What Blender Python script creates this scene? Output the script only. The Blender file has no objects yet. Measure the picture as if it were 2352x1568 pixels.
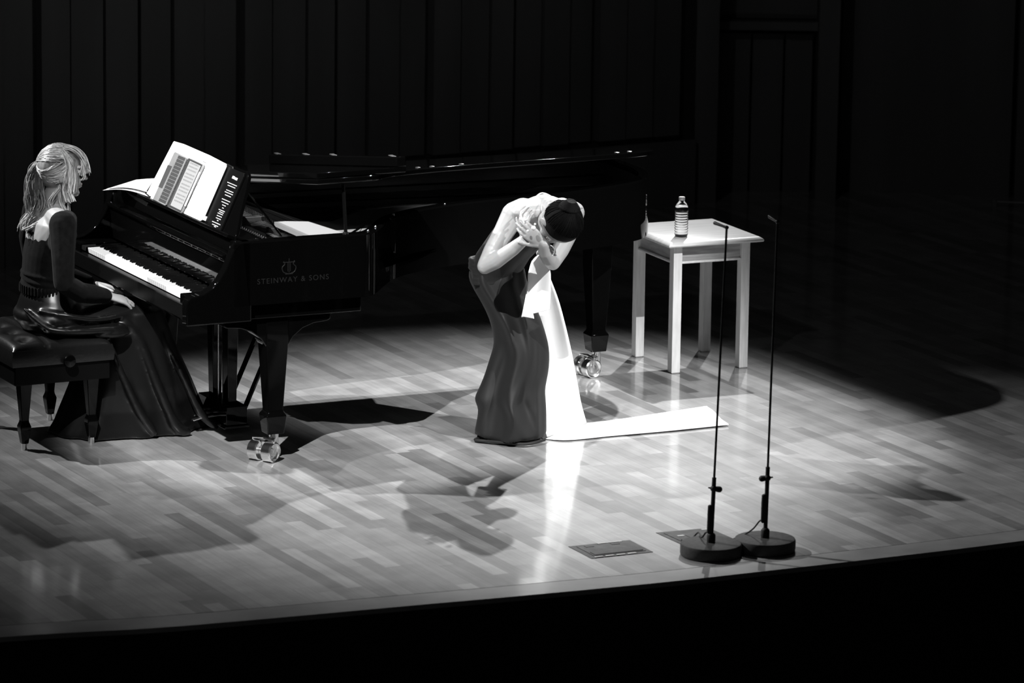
import bpy, math, random
from mathutils import Vector, Matrix, Euler
random.seed(7)
PI=math.pi
scene=bpy.context.scene
col=scene.collection
# ------------------------------------------------------------------ camera
PITCH=0.204774; ROLL=-0.013603
cam_d=bpy.data.cameras.new('camera'); cam=bpy.data.objects.new('camera',cam_d); col.objects.link(cam)
cam_d.sensor_width=36.0; cam_d.lens=10608.93/2352*36.0; cam_d.clip_end=200
_fw=Vector((0,math.cos(PITCH),-math.sin(PITCH))); _rt=Vector((1,0,0)); _up=_rt.cross(_fw)
_c,_s=math.cos(ROLL),math.sin(ROLL)
_X=_rt*_c-_up*_s; _Y=_rt*_s+_up*_c; _Z=-_fw
cam.matrix_world=Matrix(((_X.x,_Y.x,_Z.x,0),(_X.y,_Y.y,_Z.y,-21.4853),(_X.z,_Y.z,_Z.z,4.60913),(0,0,0,1)))
cam_d.dof.use_dof=True; cam_d.dof.focus_distance=20.7; cam_d.dof.aperture_fstop=4.0
scene.camera=cam
# ------------------------------------------------------------------ world, view, stage lights
w=bpy.data.worlds.new('hall'); scene.world=w; w.use_nodes=True
w.node_tree.nodes['Background'].inputs[0].default_value=(1,1,1,1)
w.node_tree.nodes['Background'].inputs[1].default_value=0.0022
scene.view_settings.view_transform='Standard'; scene.view_settings.look='None'
scene.view_settings.exposure=0.0; scene.view_settings.gamma=1.0; scene.view_settings.use_curve_mapping=False
def spot(name,loc,target,power,angle,blend,size=0.06):
    d=bpy.data.lights.new(name,'SPOT'); d.energy=power; d.spot_size=math.radians(angle); d.spot_blend=blend
    d.shadow_soft_size=size; d.color=(1,1,1)
    o=bpy.data.objects.new(name,d); col.objects.link(o); o.location=loc
    o.rotation_euler=(Vector(target)-Vector(loc)).to_track_quat('-Z','Y').to_euler()
    return o
spot('stage_spot_back_right',(1.7,5.0,6.2),(-0.25,-1.35,0),4600,27.5,1.0)
spot('stage_spot_left',(-6.7,0.4,6.0),(-0.3,-1.8,0.3),4600,32,0.95)
spot('stage_spot_front_left',(-3.5,-11.0,10.2),(-0.75,-1.05,0),15500,10.5,0.5)
spot('stage_spot_front_right',(9.0,-9.3,10.4),(0.45,-0.9,0),15500,10,0.5)
spot('added_fill_front',(-5.0,-17.0,12.0),(0.0,1.2,0),300,34,1.0,0.25)  # added weak fill lamp that lifts the dark upstage floor
spot('stage_spot_overhead',(0.8,2.2,8.0),(0.1,-1.8,0),1500,28,1.0)
# ------------------------------------------------------------------ materials
def mat(name,val,rough=0.5,metal=0.0,spec=0.5,coat=0.0,coat_rough=0.05,trans=0.0,ior=1.5,sheen=0.0,noise=None,sss=0.0,bump=None,aniso=0.0,emit=0.0):
    m=bpy.data.materials.new(name); m.use_nodes=True; nt=m.node_tree; b=nt.nodes['Principled BSDF']
    b.inputs['Base Color'].default_value=(val,val,val,1); b.inputs['Roughness'].default_value=rough
    b.inputs['Metallic'].default_value=metal; b.inputs['Specular IOR Level'].default_value=spec
    b.inputs['Coat Weight'].default_value=coat; b.inputs['Coat Roughness'].default_value=coat_rough
    b.inputs['Transmission Weight'].default_value=trans; b.inputs['IOR'].default_value=ior
    b.inputs['Sheen Weight'].default_value=sheen; b.inputs['Anisotropic'].default_value=aniso
    if sss: b.inputs['Subsurface Weight'].default_value=sss; b.inputs['Subsurface Scale'].default_value=0.01
    if emit: b.inputs['Emission Color'].default_value=(1,1,1,1); b.inputs['Emission Strength'].default_value=emit
    tc=nt.nodes.new('ShaderNodeTexCoord')
    if noise:
        sc,lo,hi,stretch=noise
        mp=nt.nodes.new('ShaderNodeMapping'); mp.inputs['Scale'].default_value=stretch
        nz=nt.nodes.new('ShaderNodeTexNoise'); nz.inputs['Scale'].default_value=sc; nz.inputs['Detail'].default_value=5
        mr=nt.nodes.new('ShaderNodeMapRange'); mr.inputs[1].default_value=0.3; mr.inputs[2].default_value=0.7
        mr.inputs[3].default_value=lo; mr.inputs[4].default_value=hi
        nt.links.new(tc.outputs['Object'],mp.inputs[0]); nt.links.new(mp.outputs[0],nz.inputs[0])
        nt.links.new(nz.outputs[0],mr.inputs[0]); nt.links.new(mr.outputs[0],b.inputs['Base Color'])
    if bump:
        bs,bd=bump
        nz2=nt.nodes.new('ShaderNodeTexNoise'); nz2.inputs['Scale'].default_value=bs
        bp=nt.nodes.new('ShaderNodeBump'); bp.inputs['Strength'].default_value=bd; bp.inputs['Distance'].default_value=0.01
        nt.links.new(tc.outputs['Object'],nz2.inputs[0]); nt.links.new(nz2.outputs[0],bp.inputs['Height'])
        nt.links.new(bp.outputs[0],b.inputs['Normal'])
    return m
M={}
M['lacquer']=mat('black_lacquer',0.0015,0.04,spec=0.25)
M['case']=mat('black_satin_case',0.003,0.35,spec=0.08)
M['ivory']=mat('white_key',0.75,0.25)
M['ebony']=mat('black_key',0.004,0.12)
M['plate']=mat('cast_iron_plate',0.36,0.4)
M['wood_in']=mat('maple_inner_rim',0.12,0.35,noise=(6,0.09,0.14,(1,1,8)))
M['board']=mat('soundboard',0.2,0.4,noise=(5,0.16,0.25,(1,10,1)))
M['strut']=mat('bronzed_strut',0.03,0.4)
M['steel']=mat('steel_strings',0.6,0.25,metal=1.0)
M['brass']=mat('polished_brass',0.9,0.22,metal=1.0)
M['brassd']=mat('brass_tire',0.35,0.2,metal=1.0)
M['logo']=mat('dull_gold_leaf',0.009,0.5,metal=0.3)
M['paper']=mat('white_paper',0.85,0.6,bump=(30,0.05))
M['papershade']=mat('printed_paper',0.75,0.6,noise=(8,0.70,0.8,(1,1,1)))
M['ink']=mat('grey_ink',0.12,0.6)
M['black']=mat('matte_black',0.006,0.55)
M['blackbook']=mat('black_card_cover',0.003,0.3,spec=0.08)
M['textwhite']=mat('white_print',0.6,0.6)
M['silver']=mat('silver_aluminium',0.2,0.45,metal=0.2,noise=(12,0.17,0.23,(1,1,1)))
M['trackpad']=mat('grey_trackpad',0.045,0.4)
M['keycap']=mat('dark_keycap',0.03,0.5)
M['screen']=mat('lit_page_screen',0.27,0.4,spec=0.2,emit=0.03)
M['leather']=mat('black_leather',0.005,0.32,bump=(60,0.08))
M['velvet']=mat('black_velvet',0.002,0.9,spec=0.1,sheen=0.02,noise=(40,0.001,0.004,(1,1,1)))
M['satin']=mat('black_satin',0.004,0.34,spec=0.4,aniso=0.3)
M['crepe']=mat('black_crepe',0.008,0.7,spec=0.3,sheen=0.02)
M['sash']=mat('white_silk',0.9,0.5)
M['skin']=mat('skin',0.32,0.45,sss=0.05)
M['haird']=mat('dark_hair',0.005,0.75,spec=0.06)
M['hairl']=mat('blonde_hair',0.3,0.4,noise=(30,0.12,0.42,(1,1,1)))
M['hairl2']=mat('blonde_hair_light',0.7,0.35)
M['eye']=mat('eye',0.5,0.1)
M['pearl']=mat('pearl',0.9,0.15)
M['pole']=mat('dark_grey_metal',0.012,0.4,metal=0.2)
M['base']=mat('cast_iron_base',0.05,0.7,spec=0.2,noise=(60,0.04,0.06,(1,1,1)))
M['rubber']=mat('black_rubber',0.005,0.7)
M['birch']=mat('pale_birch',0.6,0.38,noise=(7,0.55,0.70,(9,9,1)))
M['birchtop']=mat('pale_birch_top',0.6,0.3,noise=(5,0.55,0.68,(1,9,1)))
M['birchshaded']=mat('birch_apron_shaded',0.35,0.4,noise=(9,0.24,0.42,(1,1,9)))  # same birch, with the tabletop's overhang shadow put into the colour
M['plastic']=mat('clear_plastic',1.0,0.08,trans=1.0,ior=1.12,coat=0.6)
M['water']=mat('water',1.0,0.03,trans=1.0,ior=1.15)
M['cap']=mat('white_cap',0.85,0.35)
M['wall']=mat('dark_wood_panel',0.13,0.6,spec=0.2,noise=(3,0.11,0.15,(1,1,0.1)))
M['wallgroove']=mat('dark_recess',0.03,0.8)
M['pit']=mat('dark_steel_hatch',0.03,0.6,spec=0.15,noise=(20,0.015,0.06,(1,1,1)))
M['pitlight']=mat('hatch_trim',0.30,0.35,metal=0.6)
M['hallfloor']=mat('hall_darkness_floor',0.01,0.9)
def floor_material():
    m=bpy.data.materials.new('stage_parquet'); m.use_nodes=True; nt=m.node_tree; N=nt.nodes; Lk=nt.links
    b=N['Principled BSDF']
    tc=N.new('ShaderNodeTexCoord')
    rot=N.new('ShaderNodeVectorRotate'); rot.rotation_type='Z_AXIS'; rot.inputs['Angle'].default_value=math.radians(63.4)
    Lk.new(tc.outputs['Object'],rot.inputs['Vector'])
    sp=N.new('ShaderNodeSeparateXYZ'); Lk.new(rot.outputs[0],sp.inputs[0])
    def mth(op,a,bv=None,c=None):
        n=N.new('ShaderNodeMath'); n.operation=op
        for i,x in enumerate((a,bv,c)):
            if x is None: continue
            if isinstance(x,(int,float)): n.inputs[i].default_value=x
            else: Lk.new(x,n.inputs[i])
        return n.outputs[0]
    al=sp.outputs[0]; ac=sp.outputs[1]
    r=mth('DIVIDE',ac,0.068); row=mth('FLOOR',r)
    wn=N.new('ShaderNodeTexWhiteNoise'); wn.noise_dimensions='1D'; Lk.new(row,wn.inputs['W'])
    cc=mth('ADD',mth('DIVIDE',al,0.66),mth('MULTIPLY',wn.outputs['Value'],9.0)); colm=mth('FLOOR',cc)
    cb=N.new('ShaderNodeCombineXYZ'); Lk.new(row,cb.inputs[0]); Lk.new(colm,cb.inputs[1])
    w2=N.new('ShaderNodeTexWhiteNoise'); w2.noise_dimensions='2D'; Lk.new(cb.outputs[0],w2.inputs['Vector'])
    # bimodal plank tone: power then map
    tone=mth('POWER',w2.outputs['Value'],0.75)
    mr=N.new('ShaderNodeMapRange'); Lk.new(tone,mr.inputs[0]); mr.inputs[3].default_value=0.17; mr.inputs[4].default_value=0.38
    # grain
    mp=N.new('ShaderNodeMapping'); mp.inputs['Scale'].default_value=(3,90,1); Lk.new(rot.outputs[0],mp.inputs[0])
    off=N.new('ShaderNodeVectorMath'); off.operation='ADD'; Lk.new(mp.outputs[0],off.inputs[0]); Lk.new(w2.outputs['Color'],off.inputs[1])
    nz=N.new('ShaderNodeTexNoise'); nz.inputs['Scale'].default_value=1.0; nz.inputs['Detail'].default_value=4; Lk.new(off.outputs[0],nz.inputs[0])
    nz2=N.new('ShaderNodeTexNoise'); nz2.inputs['Scale'].default_value=6.0; nz2.inputs['Detail'].default_value=6; Lk.new(rot.outputs[0],nz2.inputs[0])
    g=mth('MULTIPLY_ADD',nz.outputs[0],0.55,0.72); g2=mth('MULTIPLY_ADD',mth('POWER',nz2.outputs[0],1.5),0.9,0.68)
    v=mth('MULTIPLY',mth('MULTIPLY',mr.outputs[0],g),g2)
    fr=mth('FRACT',r); e1=mth('GREATER_THAN',fr,0.025); fc=mth('FRACT',cc); e2=mth('GREATER_THAN',fc,0.004)
    seam=mth('MULTIPLY_ADD',mth('MULTIPLY',e1,e2),0.35,0.65)
    v=mth('MULTIPLY',v,seam)
    Lk.new(v,b.inputs['Base Color'])
    b.inputs['Roughness'].default_value=0.42
    b.inputs['Coat Weight'].default_value=1.0; b.inputs['Coat Roughness'].default_value=0.11; b.inputs['Coat IOR'].default_value=1.6
    return m
M['floor']=floor_material()
# ------------------------------------------------------------------ mesh helpers
class MB:
    def __init__(s): s.v=[]; s.f=[]
    def add(s,vs,fs):
        o=len(s.v); s.v+= [tuple(x) for x in vs]; s.f+=[tuple(i+o for i in f) for f in fs]; return s
    def box(s,a,b,M4=None):
        (x0,y0,z0),(x1,y1,z1)=a,b
        vs=[(x0,y0,z0),(x1,y0,z0),(x1,y1,z0),(x0,y1,z0),(x0,y0,z1),(x1,y0,z1),(x1,y1,z1),(x0,y1,z1)]
        if x1<x0: vs=[vs[i] for i in (1,0,3,2,5,4,7,6)]
        if M4 is not None: vs=[M4@Vector(p) for p in vs]
        fs=[(0,3,2,1),(4,5,6,7),(0,1,5,4),(1,2,6,5),(2,3,7,6),(3,0,4,7)]
        return s.add(vs,fs)
    def loft(s,rings,cap=True,closed=True):
        n=len(rings[0]); vs=[p for r in rings for p in r]; fs=[]
        for i in range(len(rings)-1):
            for j in range(n if closed else n-1):
                k=(j+1)%n
                fs.append((i*n+j,i*n+k,(i+1)*n+k,(i+1)*n+j))
        if cap and closed:
            fs.append(tuple(range(n-1,-1,-1))); fs.append(tuple((len(rings)-1)*n+j for j in range(n)))
        return s.add(vs,fs)
    def prism(s,poly,fn0,fn1):
        return s.loft([[fn0(p) for p in poly],[fn1(p) for p in poly]])
    def tube(s,pts,r,n=8,ref=None,round_ends=False):
        pts=[Vector(p) for p in pts]; m=len(pts)
        if not isinstance(r,(list,tuple)): r=[r]*m
        R=[x if isinstance(x,(list,tuple)) else (x,x) for x in r]
        if round_ends:
            # add hemispherical ends
            t0=(pts[0]-pts[1]).normalized(); t1=(pts[-1]-pts[-2]).normalized()
            P2=[];R2=[]
            for a in (0.99,0.8,0.45):
                rr=R[0]; k=math.sqrt(max(0,1-a*a)); mn=min(rr)
                P2.append(pts[0]+t0*mn*a); R2.append((rr[0]*k,rr[1]*k))
            P2+=pts; R2+=R
            for a in (0.45,0.8,0.99):
                rr=R[-1]; k=math.sqrt(max(0,1-a*a)); mn=min(rr)
                P2.append(pts[-1]+t1*mn*a); R2.append((rr[0]*k,rr[1]*k))
            pts=P2;R=R2;m=len(pts)
        rings=[]; a=None
        for i in range(m):
            t=(pts[min(i+1,m-1)]-pts[max(i-1,0)])
            if t.length<1e-9: t=Vector((0,0,1))
            t.normalize()
            if a is None:
                rf=Vector(ref) if ref is not None else (Vector((0,0,1)) if abs(t.z)<0.9 else Vector((1,0,0)))
                a=rf
            a=(a-t*a.dot(t)); 
            if a.length<1e-6: a=t.orthogonal()
            a.normalize(); b=t.cross(a)
            rings.append([pts[i]+a*(math.cos(2*PI*j/n)*R[i][0])+b*(math.sin(2*PI*j/n)*R[i][1]) for j in range(n)])
        return s.loft(rings)
    def ell(s,c,axes,n=16,m=10):
        c=Vector(c); A=[Vector(x) for x in axes]; rings=[]
        for i in range(1,m):
            th=PI*i/m
            rings.append([c+A[2]*(-math.cos(th))+(A[0]*math.cos(2*PI*j/n)+A[1]*math.sin(2*PI*j/n))*math.sin(th) for j in range(n)])
        o=len(s.v); s.loft(rings,cap=False)
        b=len(s.v); s.v.append(tuple(c-A[2])); s.v.append(tuple(c+A[2]))
        for j in range(n):
            k=(j+1)%n
            s.f.append((b,o+k,o+j)); s.f.append((b+1,o+(m-2)*n+j,o+(m-2)*n+k))
        return s
    def sph(s,c,r,n=14,m=9): return s.ell(c,((r,0,0),(0,r,0),(0,0,r)),n,m)
    def lathe(s,prof,c=(0,0,0),axis=(0,0,1),n=24):
        c=Vector(c); ax=Vector(axis).normalized(); a=ax.orthogonal().normalized(); b=ax.cross(a)
        rings=[[c+ax*h+(a*math.cos(2*PI*j/n)+b*math.sin(2*PI*j/n))*max(r,1e-4) for j in range(n)] for r,h in prof]
        return s.loft(rings)
def obj(name,mb,m,parent=None,smooth=True,bevel=0.0,angle=40):
    me=bpy.data.meshes.new(name); me.from_pydata(mb.v,[],mb.f); me.update()
    import bmesh
    bm=bmesh.new(); bm.from_mesh(me); bmesh.ops.recalc_face_normals(bm,faces=bm.faces); bm.to_mesh(me); bm.free()
    o=bpy.data.objects.new(name,me); col.objects.link(o)
    if m is not None: me.materials.append(m)
    if smooth:
        for p in me.polygons: p.use_smooth=True
        try: me.set_sharp_from_angle(angle=math.radians(angle))
        except Exception: pass
    if bevel:
        bv=o.modifiers.new('bevel','BEVEL'); bv.width=bevel; bv.segments=3; bv.limit_method='ANGLE'; bv.angle_limit=math.radians(35)
    if parent is not None: o.parent=parent
    return o
def thing(name,label,cat,loc=(0,0,0),rz=0,group=None):
    o=bpy.data.objects.new(name,None); col.objects.link(o); o.location=loc; o.rotation_euler=(0,0,rz)
    o.empty_display_size=0.1
    tag(o,label,cat,group); return o
def tag(o,label,cat,group=None):
    o['label']=label; o['category']=cat
    if group: o['group']=group
    return o
def struct(name,mb,m,**k):
    o=obj(name,mb,m,**k); o['kind']='structure'; return o
def remesh(o,vox,smooth=4,fac=0.5):
    r=o.modifiers.new('union','REMESH'); r.mode='VOXEL'; r.voxel_size=vox; r.use_smooth_shade=True
    s=o.modifiers.new('soften','SMOOTH'); s.iterations=smooth; s.factor=fac
    return o
def spline(pts,n=8):
    P=[Vector(p) for p in pts]; out=[]
    for i in range(len(P)-1):
        p0=P[max(i-1,0)];p1=P[i];p2=P[i+1];p3=P[min(i+2,len(P)-1)]
        for k in range(n):
            t=k/n
            out.append(0.5*((2*p1)+(p2-p0)*t+(2*p0-5*p1+4*p2-p3)*t*t+(3*p1-p0-3*p2+p3)*t*t*t))
    out.append(P[-1]); return out
def spl2(pts,n=8): return [(p.x,p.y) for p in spline([(a,b,0) for a,b in pts],n)]
# ------------------------------------------------------------------ the setting
# stage floor with the gently bowed front edge
edge=[(-7.0,-6.6),(-5.0,-5.95),(-3.5,-5.42),(-1.89,-4.84),(-1.26,-4.66),(-0.28,-4.27),(0.01,-4.155),(0.57,-3.92),(1.0,-3.715),(1.54,-3.45),(2.11,-3.15),(3.5,-2.35),(5.5,-1.0),(7.0,0.2)]
edge=spl2(edge,4)
def inset(e,d):
    out=[]
    for i,(x,y) in enumerate(e):
        a=e[max(i-1,0)]; b=e[min(i+1,len(e)-1)]; dx,dy=b[0]-a[0],b[1]-a[1]; l=math.hypot(dx,dy)
        out.append((x-dy/l*d,y+dx/l*d))
    return out
e_in=inset(edge,0.155); e_fl=inset(edge,0.160)
mb=MB(); poly=e_fl+[(8,9),(-8,9)]
mb.prism(poly,lambda p:(p[0],p[1],-0.06),lambda p:(p[0],p[1],0.0))
struct('floor',mb,M['floor'],smooth=False)
mb=MB(); e2=inset(edge,0.005)
for i in range(len(edge)-1):
    a,b,c,d=edge[i],edge[i+1],e_in[i+1],e_in[i]
    mb.prism([a,b,c,d],lambda p:(p[0],p[1],-0.02),lambda p:(p[0],p[1],0.0))
def trim_material():
    m=mat('stage_edge_nosing',0.22,0.35,coat=0.5,coat_rough=0.15,noise=(4,0.17,0.28,(1,1,1)))
    return m
struct('trim_1',mb,trim_material(),smooth=False)
mb=MB(); e0=inset(edge,0.004)
for i in range(len(edge)-1):
    a,b=e0[i],e0[i+1]; mb.add([(a[0],a[1],-1.3),(b[0],b[1],-1.3),(b[0],b[1],-0.021),(a[0],a[1],-0.021),
        (a[0],a[1]+0.1,-1.3),(b[0],b[1]+0.1,-1.3),(b[0],b[1]+0.1,-0.021),(a[0],a[1]+0.1,-0.021)],[(0,1,2,3),(7,6,5,4),(3,2,6,7),(1,0,4,5)])
struct('wall_front',mb,M['black'],smooth=False)
mb=MB(); mb.box((-12,-14,-1.35),(12,2,-1.3)); struct('floor_hall',mb,M['hallfloor'],smooth=False)
# panelled back wall: one oblique run of uneven vertical boards
WA=Vector((-5.2,1.0)); WB=Vector((1.02,4.66)); wd=(WB-WA).normalized(); wn=Vector((wd.y,-wd.x))
def wall_pt(s,off,z): p=WA+wd*s+wn*off; return (p.x,p.y,z)
def wall_s(x): return (x-WA.x)/wd.x
HW=2.3
mb=MB(); groove=MB()
L=(WB-WA).length
def wbox(mbx,s0,s1,d0,d1,z0,z1):
    mbx.add([wall_pt(s0,d0,z0),wall_pt(s1,d0,z0),wall_pt(s1,d1,z0),wall_pt(s0,d1,z0),wall_pt(s0,d0,z1),wall_pt(s1,d0,z1),wall_pt(s1,d1,z1),wall_pt(s0,d1,z1)],
      [(0,1,2,3),(7,6,5,4),(0,4,5,1),(1,5,6,2),(2,6,7,3),(3,7,4,0)])
wbox(groove,0,L,-0.4,0.0,0,HW)
xs=[-5.0,-4.75,-4.45,-4.2,-3.9,-3.6,-3.35,-3.1,-2.85,-2.70,-2.52,-2.37,-2.20,-2.01,-1.85,-1.69,-1.49,-1.34,-1.16,-0.99,-0.83,-0.66,-0.485,-0.33,-0.17,-0.02,0.13,0.28,0.44,0.60,0.76,0.93]
dep=[.07,.03,.06,.02,.07,.05]
for i in range(len(xs)-1):
    s0=wall_s(xs[i]); s1=wall_s(xs[i+1]); g=0.012 if i%3 else 0.035
    z0=0.0 if i<9 else (0.42 if xs[i]>-1.6 else 0.0)
    wbox(mb,s0,s1-g,0.0,dep[i%6]+0.01*(i%2),z0,HW)
# low plinth beneath the raised boards
wbox(mb,wall_s(-1.6),L,0.0,0.035,0,0.38)
struct('wall_back',mb,M['wall'],smooth=False); struct('wall_back_recess',groove,M['wallgroove'],smooth=False)
# right end: recessed doorway with lintel, then flat wide panels
mb=MB()
mb.box((1.02,4.70,0),(1.16,5.0,HW)); mb.box((1.16,4.95,0.97),(1.74,5.05,1.02)); mb.box((1.16,5.1,1.02),(1.74,5.2,HW))
for a,b in ((1.18,1.36),(1.375,1.55),(1.565,1.72)): mb.box((a,5.1,0.0),(b,5.16,0.93))
mb.box((1.74,4.85,0),(1.86,5.25,HW))
mb.add([(1.90,5.20,0),(2.88,5.02,0),(2.90,5.12,0),(1.90,5.32,0),(1.90,5.20,HW),(2.88,5.02,HW),(2.90,5.12,HW),(1.90,5.32,HW)],[(0,1,2,3),(7,6,5,4),(0,4,5,1),(1,5,6,2),(2,6,7,3),(3,7,4,0)])
mb.add([(2.91,5.01,0),(5.0,4.6,0),(5.0,4.75,0),(2.91,5.12,0),(2.91,5.01,HW),(5.0,4.6,HW),(5.0,4.75,HW),(2.91,5.12,HW)],[(0,1,2,3),(7,6,5,4),(0,4,5,1),(1,5,6,2),(2,6,7,3),(3,7,4,0)])
struct('wall_right',mb,M['wall'],smooth=False)
mb=MB(); mb.box((1.0,5.35,0),(6,5.6,HW)); struct('wall_right_recess',mb,M['wallgroove'],smooth=False)
# floor hatches
def hatch(name,q,label,lid=True):
    c=Vector((sum(p[0] for p in q)/4,sum(p[1] for p in q)/4,0))
    t=thing(name,label,'floor hatch',c,0,'hatches in the stage floor')
    Q=[Vector((p[0]-c.x,p[1]-c.y,0)) for p in q]
    def pt(a,b,z):
        p=Q[0]*(1-a)*(1-b)+Q[1]*a*(1-b)+Q[2]*a*b+Q[3]*(1-a)*b; return (p.x,p.y,z)
    def sl(m,a0,a1,b0,b1,z0,z1): m.add([pt(a0,b0,z0),pt(a1,b0,z0),pt(a1,b1,z0),pt(a0,b1,z0),pt(a0,b0,z1),pt(a1,b0,z1),pt(a1,b1,z1),pt(a0,b1,z1)],[(0,3,2,1),(4,5,6,7),(0,1,5,4),(1,2,6,5),(2,3,7,6),(3,0,4,7)])
    f=MB(); sl(f,0,1,0,1,0.0003,0.002); obj('hatch_frame',f,M['pit'],t,smooth=False)
    l=MB(); sl(l,.09,.93,.1,.88,0.0022,0.004); obj('hatch_lid',l,M['pit'],t,smooth=False)
    if lid:
        e=MB(); sl(e,.12,.9,.62,.84,0.004,0.0065); obj('hatch_plate',e,M['base'],t,smooth=False)
        h=MB()
        for a0_,a1_,b0_,b1_ in ((.06,.20,.93,.985),(.24,.38,.93,.985),(.42,.56,.93,.985),(.6,.74,.93,.985),(.45,.85,.03,.07)):
            h=MB(); sl(h,a0_,a1_,b0_,b1_,0.002,0.0045); obj('hatch_trim',h,M['pitlight'],t,smooth=False)
        for a in (.2,.62):
            k=MB(); sl(k,a,a+.13,.13,.24,0.004,0.0055); obj('cable_slot',k,M['rubber'],t,smooth=False)
    else:
        k=MB(); sl(k,.35,.6,.35,.5,0.004,0.0055); obj('cable_slot',k,M['rubber'],t,smooth=False)
        h=MB(); sl(h,.2,.32,.33,.38,0.004,0.0055); obj('hatch_trim',h,M['pitlight'],t,smooth=False)
        h=MB(); sl(h,.82,.95,.05,.1,0.002,0.004); obj('hatch_trim',h,M['pitlight'],t,smooth=False)
    return t
hatch('floor_hatch',[(0.24,-3.36),(0.49,-3.24),(0.58,-3.43),(0.33,-3.55)],'rectangular floor hatch with a pale lid strip, clear of both microphone stands')
hatch('floor_hatch.001',[(0.60,-3.11),(0.82,-3.02),(0.94,-3.24),(0.72,-3.34)],'dark floor hatch partly hidden behind the left microphone stand base',False)
# low metal rail far right
t=thing('metal_rail','thin metal rail low in the dark at the far right edge of the stage','rail',(2.78,4.7,0))
r=MB(); r.tube([(0,0,0.03),(0.5,-0.08,0.03)],0.006,8); obj('rail_bar',r,M['silver'],t)
for a,b in (((-.03,-.012,0),(-.005,.012,.045)),((.3,-.065,0),(.32,-.04,.04))):
    r=MB(); r.box(a,b); obj('rail_bracket',r,M['silver'],t,bevel=.002)
# ------------------------------------------------------------------ grand piano   local x = along the strings, local -y = towards the treble side
PX,PY,PT=-2.04959,-0.77663,0.444905
ct,st=math.cos(PT),math.sin(PT)
def PW(u,v,z): return Vector((PX+ct*u+st*v,PY+st*u-ct*v,z))
piano=thing('grand_piano','long black concert grand piano with slightly raised lid and shiny metal casters','piano',(PX,PY,0),PT)
def Q(u,v,z): return (u,-v,z)
near=[(0.22,1.53),(0.5,1.53),(0.78,1.53),(0.85,1.52),(0.905,1.475),(1.0,1.345),(1.11,1.205),(1.25,1.105),(1.41,1.035),(1.57,0.99),(1.8,0.95),(2.07,0.912),(2.3,0.855),(2.47,0.792),(2.57,0.74),(2.65,0.655),(2.71,0.54),(2.74,0.40),(2.74,0.2),(2.735,0.07),(2.70,0.01)]
outer=spl2(near,6)+[(2.6,0.0),(2.0,0.0),(1.2,0.0),(0.22,0.0)]
def off2(e,d):
    out=[]
    for i,(x,y) in enumerate(e):
        a=e[max(i-1,0)]; b=e[min(i+1,len(e)-1)]; dx,dy=b[0]-a[0],b[1]-a[1]; l=math.hypot(dx,dy) or 1
        out.append((x+dy/l*d,y-dx/l*d))
    return out
inner=off2(outer,0.05); 
if inner[0][1]>outer[0][1]: inner=off2(outer,-0.05)
sgn=1 if abs(inner[0][1]-1.48)<.01 and off2(outer,0.05)[0][1]<1.53 else -1
def inn(d): return off2(outer,sgn*d)
def wallring(mb,A,B,z0,z1,rnd=0.0):
    ra=[]
    for (a,b) in zip(A,B):
        if rnd:
            m1=(a[0]+(b[0]-a[0])*rnd,a[1]+(b[1]-a[1])*rnd)
            ra.append([Q(a[0],a[1],z0),Q(a[0],a[1],z1-.008),Q(m1[0],m1[1],z1),Q(b[0],b[1],z1),Q(b[0],b[1],z0)])
        else: ra.append([Q(a[0],a[1],z0),Q(a[0],a[1],z1),Q(b[0],b[1],z1),Q(b[0],b[1],z0)])
    mb.loft(ra)
mb=MB(); wallring(mb,outer,inn(0.05),0.71,0.99,0.15); obj('rim',mb,M['lacquer'],piano,angle=30)
mb=MB(); wallring(mb,inn(0.0505),inn(0.055),0.80,0.965); obj('inner_rim',mb,M['wood_in'],piano)
sb=inn(0.056)
mb=MB(); mb.prism(sb,lambda p:Q(p[0],p[1],0.79),lambda p:Q(p[0],p[1],0.80)); obj('soundboard',mb,M['board'],piano,smooth=False)
mb=MB(); mb.prism([p for p in inn(0.02)],lambda p:Q(p[0],p[1],0.712),lambda p:Q(p[0],p[1],0.73)); obj('bottom_board',mb,M['case'],piano,smooth=False)
# iron plate: rim strip, pin block web and struts
mb=MB()
fl_=[p for p in inn(0.058) if 0.6<=p[0]<=1.5 and p[1]>.8]
back_=[(x,y-(.42*max(.08,min(1,(1.55-x)/.9)))) for x,y in fl_]
mb.prism(fl_+back_[::-1],lambda p:Q(p[0],p[1],0.955),lambda p:Q(p[0],p[1],0.975))
mb.prism([(0.36,0.07),(0.599,0.07),(0.599,1.46),(0.36,1.46)],lambda p:Q(p[0],p[1],0.885),lambda p:Q(p[0],p[1],0.905))
def bar(mb,a,b,w,z0,z1):
    a=Vector(a);b=Vector(b); d=(b-a).normalized(); n=Vector((-d.y,d.x))*w/2
    mb.prism([tuple(a+n),tuple(b+n),tuple(b-n),tuple(a-n)],lambda p:Q(p[0],p[1],z0),lambda p:Q(p[0],p[1],z1))
obj('iron_plate',mb,M['plate'],piano,bevel=.003)
for a,b in (((0.58,1.28),(0.93,1.30)),((0.58,1.02),(1.12,1.06)),((0.58,0.72),(1.62,0.86)),((0.58,0.42),(2.35,0.68)),((0.58,0.16),(2.6,0.30))):
    mb=MB(); bar(mb,a,b,0.035,0.90,0.945); obj('plate_strut',mb,M['strut'],piano,bevel=.004)
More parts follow.
